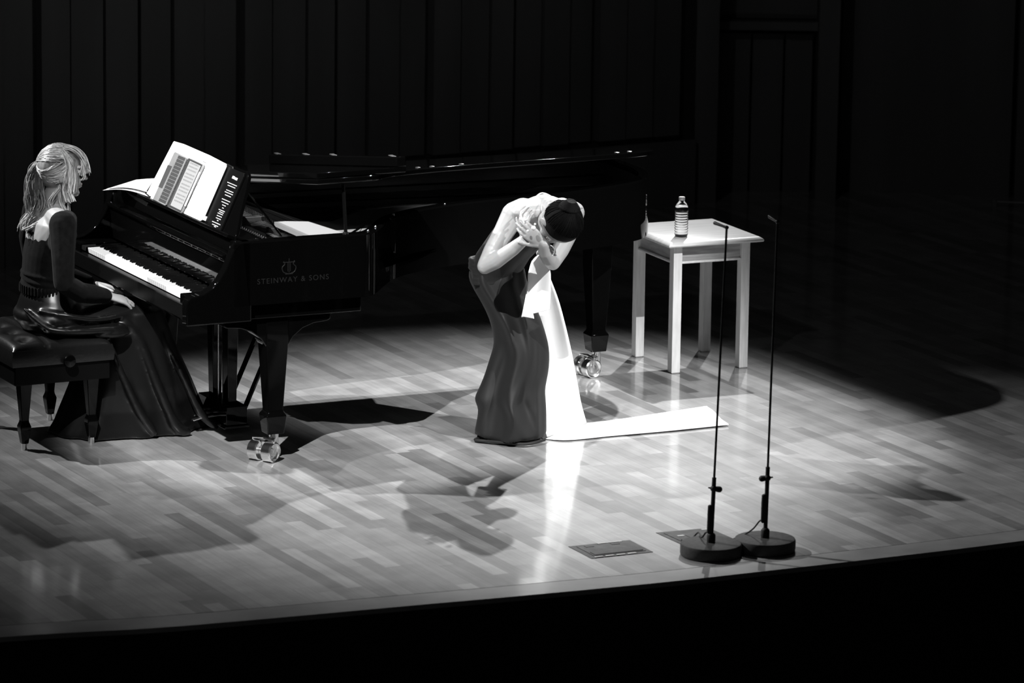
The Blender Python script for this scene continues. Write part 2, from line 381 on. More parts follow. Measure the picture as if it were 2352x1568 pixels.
# strings (fan) and tuning pins
mb=MB()
for i in range(70):
    f=i/69; v0=0.12+1.33*f
    # speaking length shortens to the treble
    u1=2.55*(1-f)**0.55+0.72*f if f<0.97 else 0.8
    u1=max(0.78,min(2.55,0.8+1.8*(1-f)**0.9)); v1=v0*0.62+0.06+0.45*f*f
    a=Vector(Q(0.56,v0,0.925)); b=Vector(Q(u1,v1,0.915)); mb.tube([a,b],0.0012,4)
s_=obj('strings',mb,M['steel'],piano); s_['kind']='stuff'
mb=MB()
for i in range(110):
    v=0.11+1.34*i/109
    for k in range(2):
        mb.tube([Q(0.43+0.045*k+0.012*(i%2),v,0.90),Q(0.43+0.045*k+0.012*(i%2),v,0.945)],0.0035,6)
s_=obj('tuning_pins',mb,M['steel'],piano); s_['kind']='stuff'
mb=MB()
for i in range(60):
    v=0.14+1.2*i/59; mb.box(Q(0.64+0.05*(1-i/59),v-.006,0.93),Q(0.70+0.05*(1-i/59),v+.006,0.955))
s_=obj('dampers',mb,M['ebony'],piano,smooth=False); s_['kind']='stuff'
# wooden cross brace shadows come from the lid; front: keybed, arms, key slip, fallboard
mb=MB(); mb.box(Q(0.03,0.04,0.64),Q(0.83,1.49,0.715)); obj('keybed',mb,M['lacquer'],piano,bevel=.004)
arm=[(0.0,0.64),(0.0,0.735),(0.006,0.752),(0.02,0.764),(0.045,0.768),(0.08,0.775),(0.115,0.795),(0.15,0.83),(0.18,0.875),(0.20,0.92),(0.215,0.955),(0.235,0.978),(0.26,0.99),(0.30,0.99),(0.30,0.64)]
for v0,v1 in ((0.0,0.055),(1.475,1.53)):
    mb=MB(); mb.prism(arm,lambda p,v0=v0:Q(p[0],v0,p[1]),lambda p,v1=v1:Q(p[0],v1,p[1])); obj('case_arm',mb,M['lacquer'],piano,bevel=.006,angle=50)
for v0,v1 in ((0.056,0.166),(1.399,1.474)):
    mb=MB(); mb.box(Q(0.02,v0,0.70),Q(0.20,v1,0.762)); obj('key_block',mb,M['lacquer'],piano,bevel=.006)
mb=MB(); mb.box(Q(0.012,0.056,0.655),Q(0.045,1.474,0.722)); obj('key_slip',mb,M['case'],piano,bevel=.004)
fb=[(0.2055,0.765),(0.203,0.895),(0.186,0.912),(0.186,0.925),(0.20,0.930),(0.225,0.925),(0.235,0.765)]
mb=MB(); mb.prism(fb,lambda p:Q(p[0],0.0565,p[1]),lambda p:Q(p[0],1.4735,p[1])); obj('fallboard',mb,M['lacquer'],piano,bevel=.002)
mb=MB(); mb.prism([(0.228,0.935),(0.232,0.965),(0.245,0.985),(0.37,0.992),(0.37,0.96),(0.26,0.93)],lambda p:Q(p[0],0.0565,p[1]),lambda p:Q(p[0],1.4735,p[1])); obj('music_shelf',mb,M['lacquer'],piano,bevel=.003)
pitch=1.225/52
wk=None
for i in range(52):
    v=0.17+pitch*i
    if wk is None:
        mb=MB(); mb.box(Q(0.052,0.0004,0.722),Q(0.205,pitch-.0008,0.744)); wk=o=obj('white_key',mb,M['ivory'],piano,bevel=.0015)
    else:
        o=wk.copy(); col.objects.link(o); o.parent=piano
    o.location=(0,-v,0)
bk=None
for i in range(51):
    if 'ABCDEFG'[i%7] not in 'ACDFG': continue
    v=0.17+pitch*(i+1)
    if bk is None:
        mb=MB(); mb.add([Q(0.104,-.0055,.7445),Q(0.204,-.0055,.7445),Q(0.204,.0055,.7445),Q(0.104,.0055,.7445),Q(0.110,-.0045,.757),Q(0.204,-.0045,.757),Q(0.204,.0045,.757),Q(0.110,.0045,.757)],
            [(0,3,2,1),(4,5,6,7),(0,1,5,4),(1,2,6,5),(2,3,7,6),(3,0,4,7)])
        bk=o=obj('black_key',mb,M['ebony'],piano,bevel=.001)
    else:
        o=bk.copy(); col.objects.link(o); o.parent=piano
    o.location=(0,-v,0)
# music desk, leaning 25 degrees
LA=math.radians(25)
def D(v,s,off=0.0): return (0.25+s*math.sin(LA)-off*math.cos(LA),-v,1.0+s*math.cos(LA)+off*math.sin(LA))
def dprism(mb,poly,o0,o1): return mb.prism(poly,lambda p:D(p[0],p[1],o0),lambda p:D(p[0],p[1],o1))
deskpoly=[(0.34,-0.012),(1.455,-0.012),(1.44,0.03),(1.40,0.10),(1.36,0.20),(1.325,0.265),(1.30,0.28),(0.50,0.28),(0.47,0.265),(0.43,0.2),(0.39,0.1)]
mb=MB(); dprism(mb,deskpoly,-0.022,-0.006); obj('music_desk',mb,M['lacquer'],piano,bevel=.002)
mb=MB(); dprism(mb,[(0.36,-0.014),(1.45,-0.014),(1.45,0.0),(0.36,0.0)],-0.006,0.03); obj('desk_ledge',mb,M['lacquer'],piano,bevel=.002)
mb=MB(); mb.tube(spline([Q(0.26,1.46,1.0),Q(0.29,1.475,0.985),Q(0.33,1.485,0.975),Q(0.38,1.48,0.985)],5),0.008,8); mb.tube([D(1.35,0.2,-.02),Q(0.52,1.33,0.965)],0.005,8); obj('desk_hinge_arm',mb,M['lacquer'],piano)
# main lid, hinged on the bass side, raised about 8.5 degrees on the short prop
LP=math.radians(8.4)
def lid(u,v,h): # h above underside
    return (u,-(v*math.cos(LP)-h*math.sin(LP)),0.992+v*math.sin(LP)+h*math.cos(LP))
lidout=[(0.60,0.0),(0.60,1.555)]+[(p[0],p[1]+0.02) for p in spl2([(0.78,1.535),(0.85,1.52),(0.92,1.475),(1.01,1.345),(1.12,1.205),(1.26,1.105),(1.41,1.035),(1.57,0.99),(1.8,0.95),(2.07,0.912),(2.3,0.855),(2.47,0.80),(2.58,0.74),(2.66,0.655),(2.73,0.54),(2.76,0.40),(2.76,0.2),(2.755,0.06)],4)]+[(2.72,-0.01),(2.0,-0.01),(1.2,-0.01)]
mb=MB(); mb.prism(lidout,lambda p:lid(p[0],p[1],0.0),lambda p:lid(p[0],p[1],0.024)); obj('lid',mb,M['lacquer'],piano,bevel=.006)
# front flap folded back on top, free edge standing a little high
def flap(s,v,h): return lid(0.60+s,v,h)
fl=[(0.0,0.0),(0.455,0.0),(0.455,1.475),(0.0,1.555)]
mb=MB(); mb.prism(fl,lambda p:flap(p[0],p[1],0.0255),lambda p:flap(p[0],p[1],0.050)); obj('lid_flap',mb,M['lacquer'],piano,bevel=.004)
mb=MB(); mb.prism([(0.412,0.0),(0.456,0.0),(0.456,1.478),(0.412,1.478)],lambda p:flap(p[0],p[1],0.0505),lambda p:flap(p[0],p[1],0.095)); obj('flap_lip',mb,M['lacquer'],piano,bevel=.005)
for v in (0.06,0.4,0.72,1.38):
    mb=MB(); mb.box((-.010,-.022,0),(.010,.022,.004)); o=obj('lid_buffer',mb,M['strut'],piano,bevel=.001); o.location=flap(0.434,v,0.0952)
for u,v in ((1.30,1.07),(1.38,1.045),(1.55,0.99),(2.42,0.815),(2.5,0.785)):
    mb=MB(); mb.lathe([(0.004,0),(0.012,0.0),(0.012,0.004),(0.003,0.006)]); o=obj('lid_screw',mb,M['brass'],piano); o.location=lid(u,v-0.02,0.0245)
mb=MB(); mb.tube([Q(0.752,1.497,0.99),(0.742,-1.49,1.205)],(0.0085,0.0085),8); obj('lid_prop',mb,M['case'],piano)
mb=MB(); mb.lathe([(0.0,0),(0.014,0.0),(0.014,0.004),(0.0,0.006)],c=Q(0.752,1.497,0.9905)); obj('prop_socket',mb,M['brass'],piano)
mb=MB(); bar(mb,(0.72,0.35),(0.74,1.475),0.045,0.955,0.972); obj('long_prop_shadow_bar',mb,M['case'],piano,bevel=.003)  # stowed long prop, flattened and lengthened to stand for the lid's shadow
for u,v in ((0.86,1.49),(0.93,1.41),(1.13,1.155),(1.45,1.0)):
    mb=MB(); mb.sph((0,0,0),0.006); o=obj('rim_stud',mb,M['brass'],piano); o.location=Q(u,v,0.992)
# gilt lettering and emblem on the treble side
def text_mesh(name,body,size,m,parent,M4,ext=0.0006,space=1.0):
    cu=bpy.data.curves.new(name,'FONT'); cu.body=body; cu.size=size; cu.extrude=ext; cu.align_x='CENTER'; cu.align_y='CENTER'; cu.space_character=space
    tmp=bpy.data.objects.new(name+'_tmp',cu); col.objects.link(tmp)
    dg=bpy.context.evaluated_depsgraph_get(); me=bpy.data.meshes.new_from_object(tmp.evaluated_get(dg))
    bpy.data.objects.remove(tmp); me.transform(M4); me.name=name
    o=bpy.data.objects.new(name,me); me.materials.clear(); me.materials.append(m); col.objects.link(o); o.parent=parent; return o
RX=Matrix.Rotation(PI/2,4,'X')
o=text_mesh('side_lettering','STEINWAY & SONS',0.033,M['logo'],piano,Matrix.Translation(Vector((0.492,-1.5312,0.811)))@RX,space=1.22)
mb=MB()
def rx(u,z): return (u,-1.5305,z)
for sgn_ in (-1,1):
    mb.tube(spline([rx(0.473+sgn_*.006,0.838),rx(0.473+sgn_*.026,0.846),rx(0.473+sgn_*.032,0.866),rx(0.473+sgn_*.020,0.880),rx(0.473+sgn_*.026,0.893)],5),0.0022,6)
    mb.tube([rx(0.473+sgn_*.006,0.848),rx(0.473+sgn_*.006,0.890)],0.0012,5)
mb.tube([rx(0.445,0.888),rx(0.501,0.888)],0.0018,5); mb.tube([rx(0.473,0.842),rx(0.473,0.905)],0.0014,5); mb.tube([rx(0.455,0.837),rx(0.491,0.837)],0.0022,5)
obj('lyre_emblem',mb,M['logo'],piano)
# legs
def frustum(mb,c,w0,z0,w1,z1):
    cu,cv=c
    mb.loft([[Q(cu-w0/2,cv-w0/2,z0),Q(cu+w0/2,cv-w0/2,z0),Q(cu+w0/2,cv+w0/2,z0),Q(cu-w0/2,cv+w0/2,z0)],[Q(cu-w1/2,cv-w1/2,z1),Q(cu+w1/2,cv-w1/2,z1),Q(cu+w1/2,cv+w1/2,z1),Q(cu-w1/2,cv+w1/2,z1)]])
def leg(c,cast_off,bracket_dir='u',ztop=0.64,ang=0.0):
    mb=MB(); cu,cv=c
    ws=[(0.076,0.115),(0.094,0.198),(0.074,0.212),(0.070,0.222),(0.104,0.53),(0.104,ztop)]
    rings=[]
    for w_,z in ws: rings.append([Q(cu+a*w_/2,cv+b*w_/2,z) for a,b in ((-1,-1),(1,-1),(1,1),(-1,1))])
    mb.loft(rings)
    # concave shoulder bracket
    prof=[(-0.25,ztop),(0.25,ztop),(0.25,ztop-.028),(0.235,ztop-.036),(0.17,ztop-.042),(0.12,ztop-.06),(0.075,ztop-.095),(0.052,ztop-.13),(-0.052,ztop-.13),(-0.075,ztop-.095),(-0.12,ztop-.06),(-0.17,ztop-.042),(-0.235,ztop-.036),(-0.25,ztop-.028)]
    k=1 if bracket_dir=='u' else 0.55
    if bracket_dir=='u': mb.prism(prof,lambda p:Q(cu+p[0],cv-.048,p[1]),lambda p:Q(cu+p[0],cv+.048,p[1]))
    else: mb.prism(prof,lambda p:Q(cu-.048,cv+p[0]*k,p[1]),lambda p:Q(cu+.048,cv+p[0]*k,p[1]))
    o=obj('leg',mb,M['lacquer'],piano,bevel=.004)
    # double wheel caster
    cx,cy=cast_off; base=Vector(Q(cu,cv,0)); ax=Matrix.Rotation(ang,3,'Z')@Vector((1,0,0)); 
    wc=base+Vector((cx,cy,0.0455))
    cb=MB()
    cb.tube([base+Vector((0,0,0.117)),base+Vector((0,0,0.085)),wc+Vector((0,0,.030))],[0.02,0.018,0.012],10)
    cb.tube([wc-ax*.012,wc+ax*.012],0.02,10)
    cs=obj('caster',cb,M['brass'],o)
    for sg in (-1,1):
        wm=MB(); c0=wc+ax*sg*0.038
        wm.lathe([(0.004,-.025),(0.040,-.025),(0.0450,-.020),(0.0450,.020),(0.040,.025),(0.036,.023),(0.034,.012),(0.020,.012),(0.018,.019),(0.004,.021)],c=c0,axis=ax*sg,n=32)
        obj('caster_wheel',wm,M['brass'],o,angle=25)
    fk=MB(); fw_=Vector((-ax.y,ax.x,0))
    for sg in (-1,1):
        fk.tube([wc+ax*sg*.058+Vector((0,0,.0)),wc+ax*sg*.058+Vector((0,0,.052)),wc+Vector((0,0,.058))],0.005,6)
    fk.tube([base+Vector((0.02,0.01,0.115)),base+Vector((0.02,0.01,0.03))],0.011,10)
    obj('caster_fork',fk,M['brass'],o)
    return o
leg((0.445,1.42),(-0.055,-0.03),ang=-1.05)
leg((0.445,0.14),(-0.055,0.03),ang=-1.05)
leg((2.53,0.38),(-0.055,-0.02),'v',ztop=0.71,ang=-1.45)
# pedal lyre
ly=MB(); 
for v in (0.68,0.86):
    ly.add([Q(0.45,v-.028,.13),Q(0.49,v-.028,.13),Q(0.49,v+.028,.13),Q(0.45,v+.028,.13),Q(0.44,v-.034,.64),Q(0.50,v-.034,.64),Q(0.50,v+.034,.64),Q(0.44,v+.034,.64)],[(0,3,2,1),(4,5,6,7),(0,1,5,4),(1,2,6,5),(2,3,7,6),(3,0,4,7)])
ly.box(Q(0.42,0.60,0.045),Q(0.52,0.94,0.13)); ly.box(Q(0.41,0.59,0.03),Q(0.53,0.95,0.045))
lyo=obj('pedal_lyre',ly,M['lacquer'],piano,bevel=.003)
for v in (0.70,0.77,0.84):
    p_=MB(); p_.tube([Q(0.42,v,.075),Q(0.34,v,.07),Q(0.30,v,.062)],[(.006,.010),(.006,.013),(.005,.016)],10,ref=(0,0,1),round_ends=True); obj('pedal',p_,M['brass'],lyo)
for v in (0.69,0.87):
    p_=MB(); p_.tube([Q(0.53,v,.09),Q(0.78,v,.64)],0.012,8); obj('lyre_brace',p_,M['lacquer'],lyo)
p_=MB()
for v in (0.74,0.80): p_.tube([Q(0.46,v,.13),Q(0.46,v,.64)],0.004,6)
obj('pedal_rod',p_,M['brass'],lyo)
# ------------------------------------------------------------------ things on the piano
def on_piano(name,label,cat,group=None): return thing(name,label,cat,(PX,PY,0),PT,group)
t=on_piano('ring_binder','open ring binder of blank white pages standing behind the tablet on the music desk','sheet music')
mb=MB(); dprism(mb,[(0.468,0.003),(0.87,0.003),(0.882,0.283),(0.576,0.285),(0.46,0.280)],0.004,0.010); obj('left_page',mb,M['paper'],t,smooth=False,bevel=.001)
mb=MB(); dprism(mb,[(0.392,0.016),(0.47,0.010),(0.50,0.281),(0.441,0.276)],0.001,0.003); dprism(mb,[(0.43,0.012),(0.60,0.010),(0.60,0.282),(0.487,0.282)],0.003,0.0045); obj('loose_page',mb,M['paper'],t,smooth=False)
mb=MB(); dprism(mb,[(0.884,0.003),(1.085,0.003),(1.102,0.012),(1.106,0.265),(1.095,0.276),(0.892,0.283)],0.008,0.014); obj('right_page',mb,M['paper'],t,smooth=False,bevel=.001)
mb=MB()
for s in (0.246,0.142,0.036): mb.tube(spline([D(0.874,s,0.010),D(0.878,s,0.022),D(0.889,s,0.026),D(0.898,s,0.022),D(0.902,s,0.013)],3),0.0012,6)
obj('binder_ring',mb,M['steel'],t)
mb=MB(); dprism(mb,[(1.108,0.012),(1.135,0.012),(1.135,0.032),(1.108,0.030)],0.012,0.014); obj('page_tab',mb,M['paper'],t,smooth=False)
t=on_piano('black_songbook','black folder with white printed contents list at the right end of the music desk','book')
mb=MB(); dprism(mb,[(0.99,0.001),(1.30,0.001),(1.30,0.255),(1.292,0.268),(0.99,0.268)],-0.005,0.003); obj('cover',mb,M['blackbook'],t,smooth=False,bevel=.001)
mb=MB()
LN=[(1.166,0.205,1.275,0.204),(1.183,0.194,1.269,0.193),(1.187,0.173,1.267,0.171),(1.181,0.163,1.272,0.161),(1.195,0.151,1.262,0.15),(1.182,0.13,1.275,0.129),(1.19,0.118,1.268,0.117),(1.211,0.106,1.254,0.105),(1.222,0.094,1.240,0.094),(1.195,0.082,1.265,0.08),(1.21,0.074,1.262,0.073),(1.2,0.066,1.263,0.064),(1.202,0.055,1.259,0.054),(1.203,0.044,1.261,0.043),(1.224,0.035,1.244,0.034),(1.182,0.023,1.275,0.022),(1.193,0.012,1.265,0.011),(1.221,0.006,1.246,0.006)]
for a,b,c,d in LN:
    # broken into short word strokes
    x=a
    while x<c-.004:
        wl=random.uniform(.008,.022); x2=min(c,x+wl); dprism(mb,[(x,b-.0016),(x2,b-.0016),(x2,b+.0016),(x,b+.0016)],0.003,0.0036); x=x2+.0022
dprism(mb,[(1.193,0.228),(1.218,0.228),(1.218,0.240),(1.193,0.240)],0.003,0.0036); dprism(mb,[(1.222,0.227),(1.252,0.227),(1.252,0.238),(1.222,0.238)],0.003,0.0036)
obj('printed_lines',mb,M['textwhite'],t,smooth=False)
# tablet with attached keyboard, both turned sideways
t=on_piano('tablet_computer','tablet showing sheet music turned sideways with its silver keyboard, on the music desk','tablet')
mb=MB(); dprism(mb,[(0.521,0.003),(0.675,0.000),(0.682,0.006),(0.690,0.230),(0.686,0.235),(0.543,0.238),(0.535,0.232)],0.014,0.020); kb=obj('keyboard',mb,M['silver'],t,bevel=.002)
mb=MB(); dprism(mb,[(0.5245,0.065),(0.572,0.065),(0.578,0.173),(0.527,0.172)],0.0201,0.0205); obj('trackpad',mb,M['trackpad'],kb,smooth=False)
mb=MB()
for r_ in range(5):
    for c_ in range(14):
        v0=0.590+0.017*r_; s0=0.008+0.0160*c_; dv=(s0/.23)*.008
        dprism(mb,[(v0+dv,s0),(v0+.0148+dv,s0),(v0+.0148+dv,s0+.0138),(v0+dv,s0+.0138)],0.0201,0.0212)
k_=obj('keycaps',mb,M['keycap'],kb,smooth=False)
mb=MB(); dprism(mb,[(0.690,0.001),(0.727,0.0),(0.737,0.236),(0.700,0.236)],0.010,0.016); obj('hinge_cover',mb,M['black'],t,smooth=False)
mb=MB(); dprism(mb,[(0.732,0.0),(0.882,-0.003),(0.890,0.004),(0.908,0.225),(0.903,0.235),(0.747,0.238),(0.739,0.232),(0.728,0.006)],0.018,0.0255); tb=obj('tablet_body',mb,M['silver'],t,bevel=.002)
mb=MB(); dprism(mb,[(0.734,0.003),(0.880,0.001),(0.893,0.232),(0.742,0.234)],0.0256,0.0262); obj('bezel',mb,M['black'],tb,smooth=False)
mb=MB(); dprism(mb,[(0.745,0.012),(0.874,0.010),(0.885,0.225),(0.752,0.227)],0.0263,0.0267); obj('screen',mb,M['screen'],tb,smooth=False)
mb=MB()
for k in range(12):
    s=0.038+0.0152*k+0.004*(k//3)
    for q_ in range(3): 
        dprism(mb,[(0.762,s+q_*.0022),(0.868,s+q_*.0022),(0.868,s+q_*.0022+.0006),(0.762,s+q_*.0022+.0006)],0.0268,0.0270)
    for q_ in range(9):
        v=0.766+0.0112*q_+random.uniform(-.002,.002); dprism(mb,[(v,s-.001),(v+.0025,s-.001),(v+.0025,s+.006),(v,s+.006)],0.0268,0.0271)
obj('music_staves',mb,M['ink'],tb,smooth=False)
mb=MB(); mb.tube([D(0.899,0.037,0.028),D(0.904,0.195,0.028)],0.0038,8,round_ends=True); obj('stylus',mb,M['paper'],t)
t=on_piano('sheet_music','open white sheet music lying flat on the far left top of the piano','sheet music')
def curl(u,v): return 1.0+0.022*math.exp(-((v-0.10)/0.10)**2)*max(0,min(1,(0.42-u)/.3))+0.003
def grid(fn,nu,nv,th):
    mb=MB(); top=[[fn(i/nu,j/nv) for j in range(nv+1)] for i in range(nu+1)]
    V=[];F=[]
    for i in range(nu+1):
        for j in range(nv+1): V.append(top[i][j])
    n=len(V)
    for i in range(nu+1):
        for j in range(nv+1): p=top[i][j]; V.append((p[0],p[1],p[2]-th))
    w_=nv+1
    for i in range(nu):
        for j in range(nv):
            a=i*w_+j; F.append((a,a+w_,a+w_+1,a+1)); F.append((n+a,n+a+1,n+a+w_+1,n+a+w_))
    for i in range(nu):
        for j in (0,nv):
            a=i*w_+j; F.append((a,a+w_,n+a+w_,n+a))
    for j in range(nv):
        for i in (0,nu):
            a=i*w_+j; F.append((a,a+1,n+a+1,n+a))
    return mb.add(V,F)
A0=Vector((0.125,0.175));A1=Vector((0.36,-0.03));A2=Vector((0.56,0.12));A3=Vector((0.26,0.40))
def sh(a,b,lift=0):
    p=A0*(1-a)*(1-b)+A1*(1-a)*b+A2*a*b+A3*a*(1-b); return Q(p.x,p.y,1.003+0.016*math.sin(a*PI)*(1-b*.5)+lift)
obj('page',grid(sh,10,10,0.0015),M['paper'],t)
mb=grid(lambda a,b:sh(.05+.92*a,.04+.9*b,.0035+.01*a),10,10,0.001); obj('top_page',mb,M['papershade'],t)
# ------------------------------------------------------------------ side table and bottle
TX,TY,TT=0.7605,0.0,0.4189
table=thing('side_table','small square pale birch side table standing beyond the tail of the piano','table',(TX,TY,0),TT)
tw,td,th=0.4043+.0,0.446,0.643
mb=MB(); 
rings=[]
for o_,z in ((-.034,.617),(-.046,.619),(-.05,.626),(-.045,.634),(-.036,.640),(-.030,.643)):
    rings.append([(o_,o_,z),(tw-o_,o_,z),(tw-o_,td-o_,z),(o_,td-o_,z)])
mb.loft(rings); obj('tabletop',mb,M['birchtop'],table,bevel=.002,angle=60)
ls=.045
for a,b in ((0,0),(tw-ls,0),(0,td-ls),(tw-ls,td-ls)):
    mb=MB(); mb.box((a,b,0.003),(a+ls,b+ls,.6165)); mb.box((a+.003,b+.003,0),(a+ls-.003,b+ls-.003,.003)); obj('leg',mb,M['birch'],table,bevel=.003)
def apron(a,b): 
    mb=MB(); mb.box(a,b); obj('apron',mb,M['birchshaded'],table,smooth=False)
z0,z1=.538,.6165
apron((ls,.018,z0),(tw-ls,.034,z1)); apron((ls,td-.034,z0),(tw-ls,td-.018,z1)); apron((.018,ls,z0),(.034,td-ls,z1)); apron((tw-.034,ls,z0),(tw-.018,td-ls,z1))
mb=MB()
for a,b in (((ls,.004,.528),(tw-ls,.036,z0)),((ls,td-.036,.528),(tw-ls,td-.004,z0)),((.004,ls,.528),(.036,td-ls,z0)),((tw-.036,ls,.528),(tw-.004,td-ls,z0))): mb.box(a,b)
obj('bead_moulding',mb,M['birch'],table,bevel=.003)
bot=thing('water_bottle','ribbed clear plastic water bottle with white cap standing on the side table','bottle',(0.797,0.115,0.6432))
prof=[(0.002,0.002),(0.024,0.0),(0.030,0.003),(0.0315,0.012)]
z=0.014
while z<0.118:
    prof+=[(0.0320,z),(0.0325,z+.005),(0.0305,z+.0085),(0.0305,z+.0100)]; z+=0.0122
prof+=[(0.0325,0.124),(0.0325,0.136),(0.030,0.147),(0.024,0.158),(0.016,0.168),(0.0125,0.173),(0.0125,0.184),(0.002,0.184)]
mb=MB(); mb.lathe(prof,n=40); obj('bottle_body',mb,M['plastic'],bot,angle=80)
inner_p=[(max(r_-.0012,.001),max(z_,.0015)) for r_,z_ in prof if z_<0.15]; inner_p.append((0.001,inner_p[-1][1]))
mb=MB(); mb.lathe(inner_p,n=40); obj('water',mb,M['water'],bot,angle=80)
mb=MB(); mb.lathe([(0.001,.176),(.0145,.176),(.015,.178),(.015,.190),(.0135,.192),(.001,.192)],n=28); obj('bottle_cap',mb,M['cap'],bot)
# ------------------------------------------------------------------ microphone stands
def stand(label,c,tip,clamp,headdir,side,cable,hatch_end):
    t=thing('microphone_stand',label,'microphone stand',(c[0],c[1],0),0,'slim microphone stands at the stage front')
    mb=MB(); mb.lathe([(0.01,0.0),(0.118,0.0),(0.122,0.004),(0.124,0.012),(0.124,0.044),(0.121,0.051),(0.115,0.0535),(0.02,0.0545),(0.01,0.0545)],n=64); obj('base',mb,M['base'],t,angle=35)
    tipv=Vector((tip[0]-c[0],tip[1]-c[1],tip[2])); b=Vector((0,0,.054))
    d=(tipv-b)
    mb=MB(); mb.lathe([(0.01,.054),(.017,.056),(.0175,.062),(.0175,.085),(.013,.092),(.010,.094)],n=20); obj('base_socket',mb,M['rubber'],t)
    P_=lambda z:b+d*((z-.054)/(tip[2]-.054))
    mb=MB(); mb.tube([P_(.085),P_(clamp+.045)],0.0085,12); obj('lower_pole',mb,M['rubber'],t)
    mb=MB(); mb.tube([P_(clamp),P_(tip[2])],0.0046,10); obj('upper_pole',mb,M['pole'],t)
    k=P_(clamp); mb=MB(); mb.sph(k,.014); mb.tube([k,k+Vector((side*.022,0,-.003))],[.010,.013],12,round_ends=True); mb.tube([k,k+Vector((-side*.02,0,.003))],[.006,.003],8,round_ends=True); obj('clutch_knob',mb,M['rubber'],t)
    q=P_(clamp-.07)+Vector((-.012,-.004,0)); mb=MB(); mb.tube([q+Vector((0,0,.004)),q,q+Vector((0,0,-.03)),q+Vector((-.001,0,-.11)),q+Vector((0,0,-.115))],[.004,.008,.0095,.009,.005],12); obj('plug_housing',mb,M['rubber'],t)
    h=Vector(headdir); mb=MB(); mb.tube([tipv,tipv+h*.3,tipv+h],[.007,.0055,.0075],12,round_ends=True); mb.sph(tipv,.0085); obj('microphone',mb,M['pole'],t)
    mb=MB(); mb.tube(spline([q+Vector((0,0,-.113))]+[Vector((x-c[0],y-c[1],z)) for x,y,z in cable],8),.0034,8); obj('cable',mb,M['rubber'],t)
    return t
stand('slim black microphone stand nearer the floor hatches, left of the pair',(0.811,-3.466),(0.846,-3.44,1.335),0.275,(-.045,.05,.008),1,
   [(0.790,-3.45,.09),(0.775,-3.42,.062),(0.765,-3.33,.06),(0.735,-3.30,.02),(0.715,-3.27,.008),(0.70,-3.25,.008)],None)
stand('slim black microphone stand nearest the stage edge, right of the pair',(1.033,-3.375),(1.052,-3.35,1.345),0.300,(-.03,.04,.014),-1,
   [(1.012,-3.36,.12),(0.985,-3.34,.08),(0.95,-3.32,.05),(0.915,-3.30,.03),(0.90,-3.25,.006),(0.86,-3.20,.006)],None)
# ------------------------------------------------------------------ piano bench
bench=thing('piano_bench','black tufted leather piano bench with side knob, under the seated pianist','bench',(-2.105,-1.465,0),0.465)
bw,bd=0.235,0.33   # half sizes along / across
mb=MB(); N_=22; V=[];F=[]
def top(a,b):
    x=(a-.5)*2;y=(b-.5)*2
    ex=1-abs(x)**6; ey=1-abs(y)**6
    h=.455+.04*(max(0,ex*ey))**.45
    for i in range(3):
        for j in range(4):
            px_=(-.62+.62*i); py_=(-.72+.48*j); r2=((x-px_)**2*.6+(y-py_)**2); h-=.022*math.exp(-r2/.012)
    h-=.008*math.exp(-((x+.31)/.04)**2)*ex-0+.008*math.exp(-((x-.31)/.04)**2)*ex*0
    return (x*bw*(1-.02),y*bd*(1-.02),h)
mb=grid(top,40,48,.05)
mb.loft([[(-bw,-bd,.385),(bw,-bd,.385),(bw,bd,.385),(-bw,bd,.385)],[(-bw-.004,-bd-.004,.42),(bw+.004,-bd-.004,.42),(bw+.004,bd+.004,.42),(-bw-.004,bd+.004,.42)],[(-bw+.004,-bd+.004,.455),(bw-.004,-bd+.004,.455),(bw-.004,bd-.004,.455),(-bw+.004,bd-.004,.455)]])
obj('cushion',mb,M['leather'],bench,angle=60)
mb=MB(); mb.box((-bw+.012,-bd+.012,.30),(bw-.012,bd-.012,.386)); obj('apron',mb,M['case'],bench,bevel=.006)
mb=MB(); mb.tube([(bw+.0,-.05,.0)]*1+[(bw,-.05,.0)],.01,8) if False else None
kb_=MB(); kb_.lathe([(.002,0),(.008,0),(.008,.01),(.026,.012),(.029,.02),(.026,.03),(.002,.034)],c=(0.02,-bd,.40),axis=(0,-1,0),n=24); obj('height_knob',kb_,M['lacquer'],bench)
def bleg(x,y):
    mb=MB(); rings=[]
    for w_,z in ((.030,.028),(.046,.085),(.050,.105),(.036,.125),(.034,.135),(.058,.302)): rings.append([(x+a*w_/2,y+b*w_/2,z) for a,b in ((-1,-1),(1,-1),(1,1),(-1,1))])
    mb.loft(rings); o=obj('leg',mb,M['lacquer'],bench,bevel=.003)
    f=MB(); f.lathe([(.002,0),(.014,0),(.014,.028),(.002,.028)],c=(x,y,0),n=20); obj('foot_cap',f,M['brass'],o)
for x in (-.157,.157):
    for y in (-.255,.255): bleg(x,y)
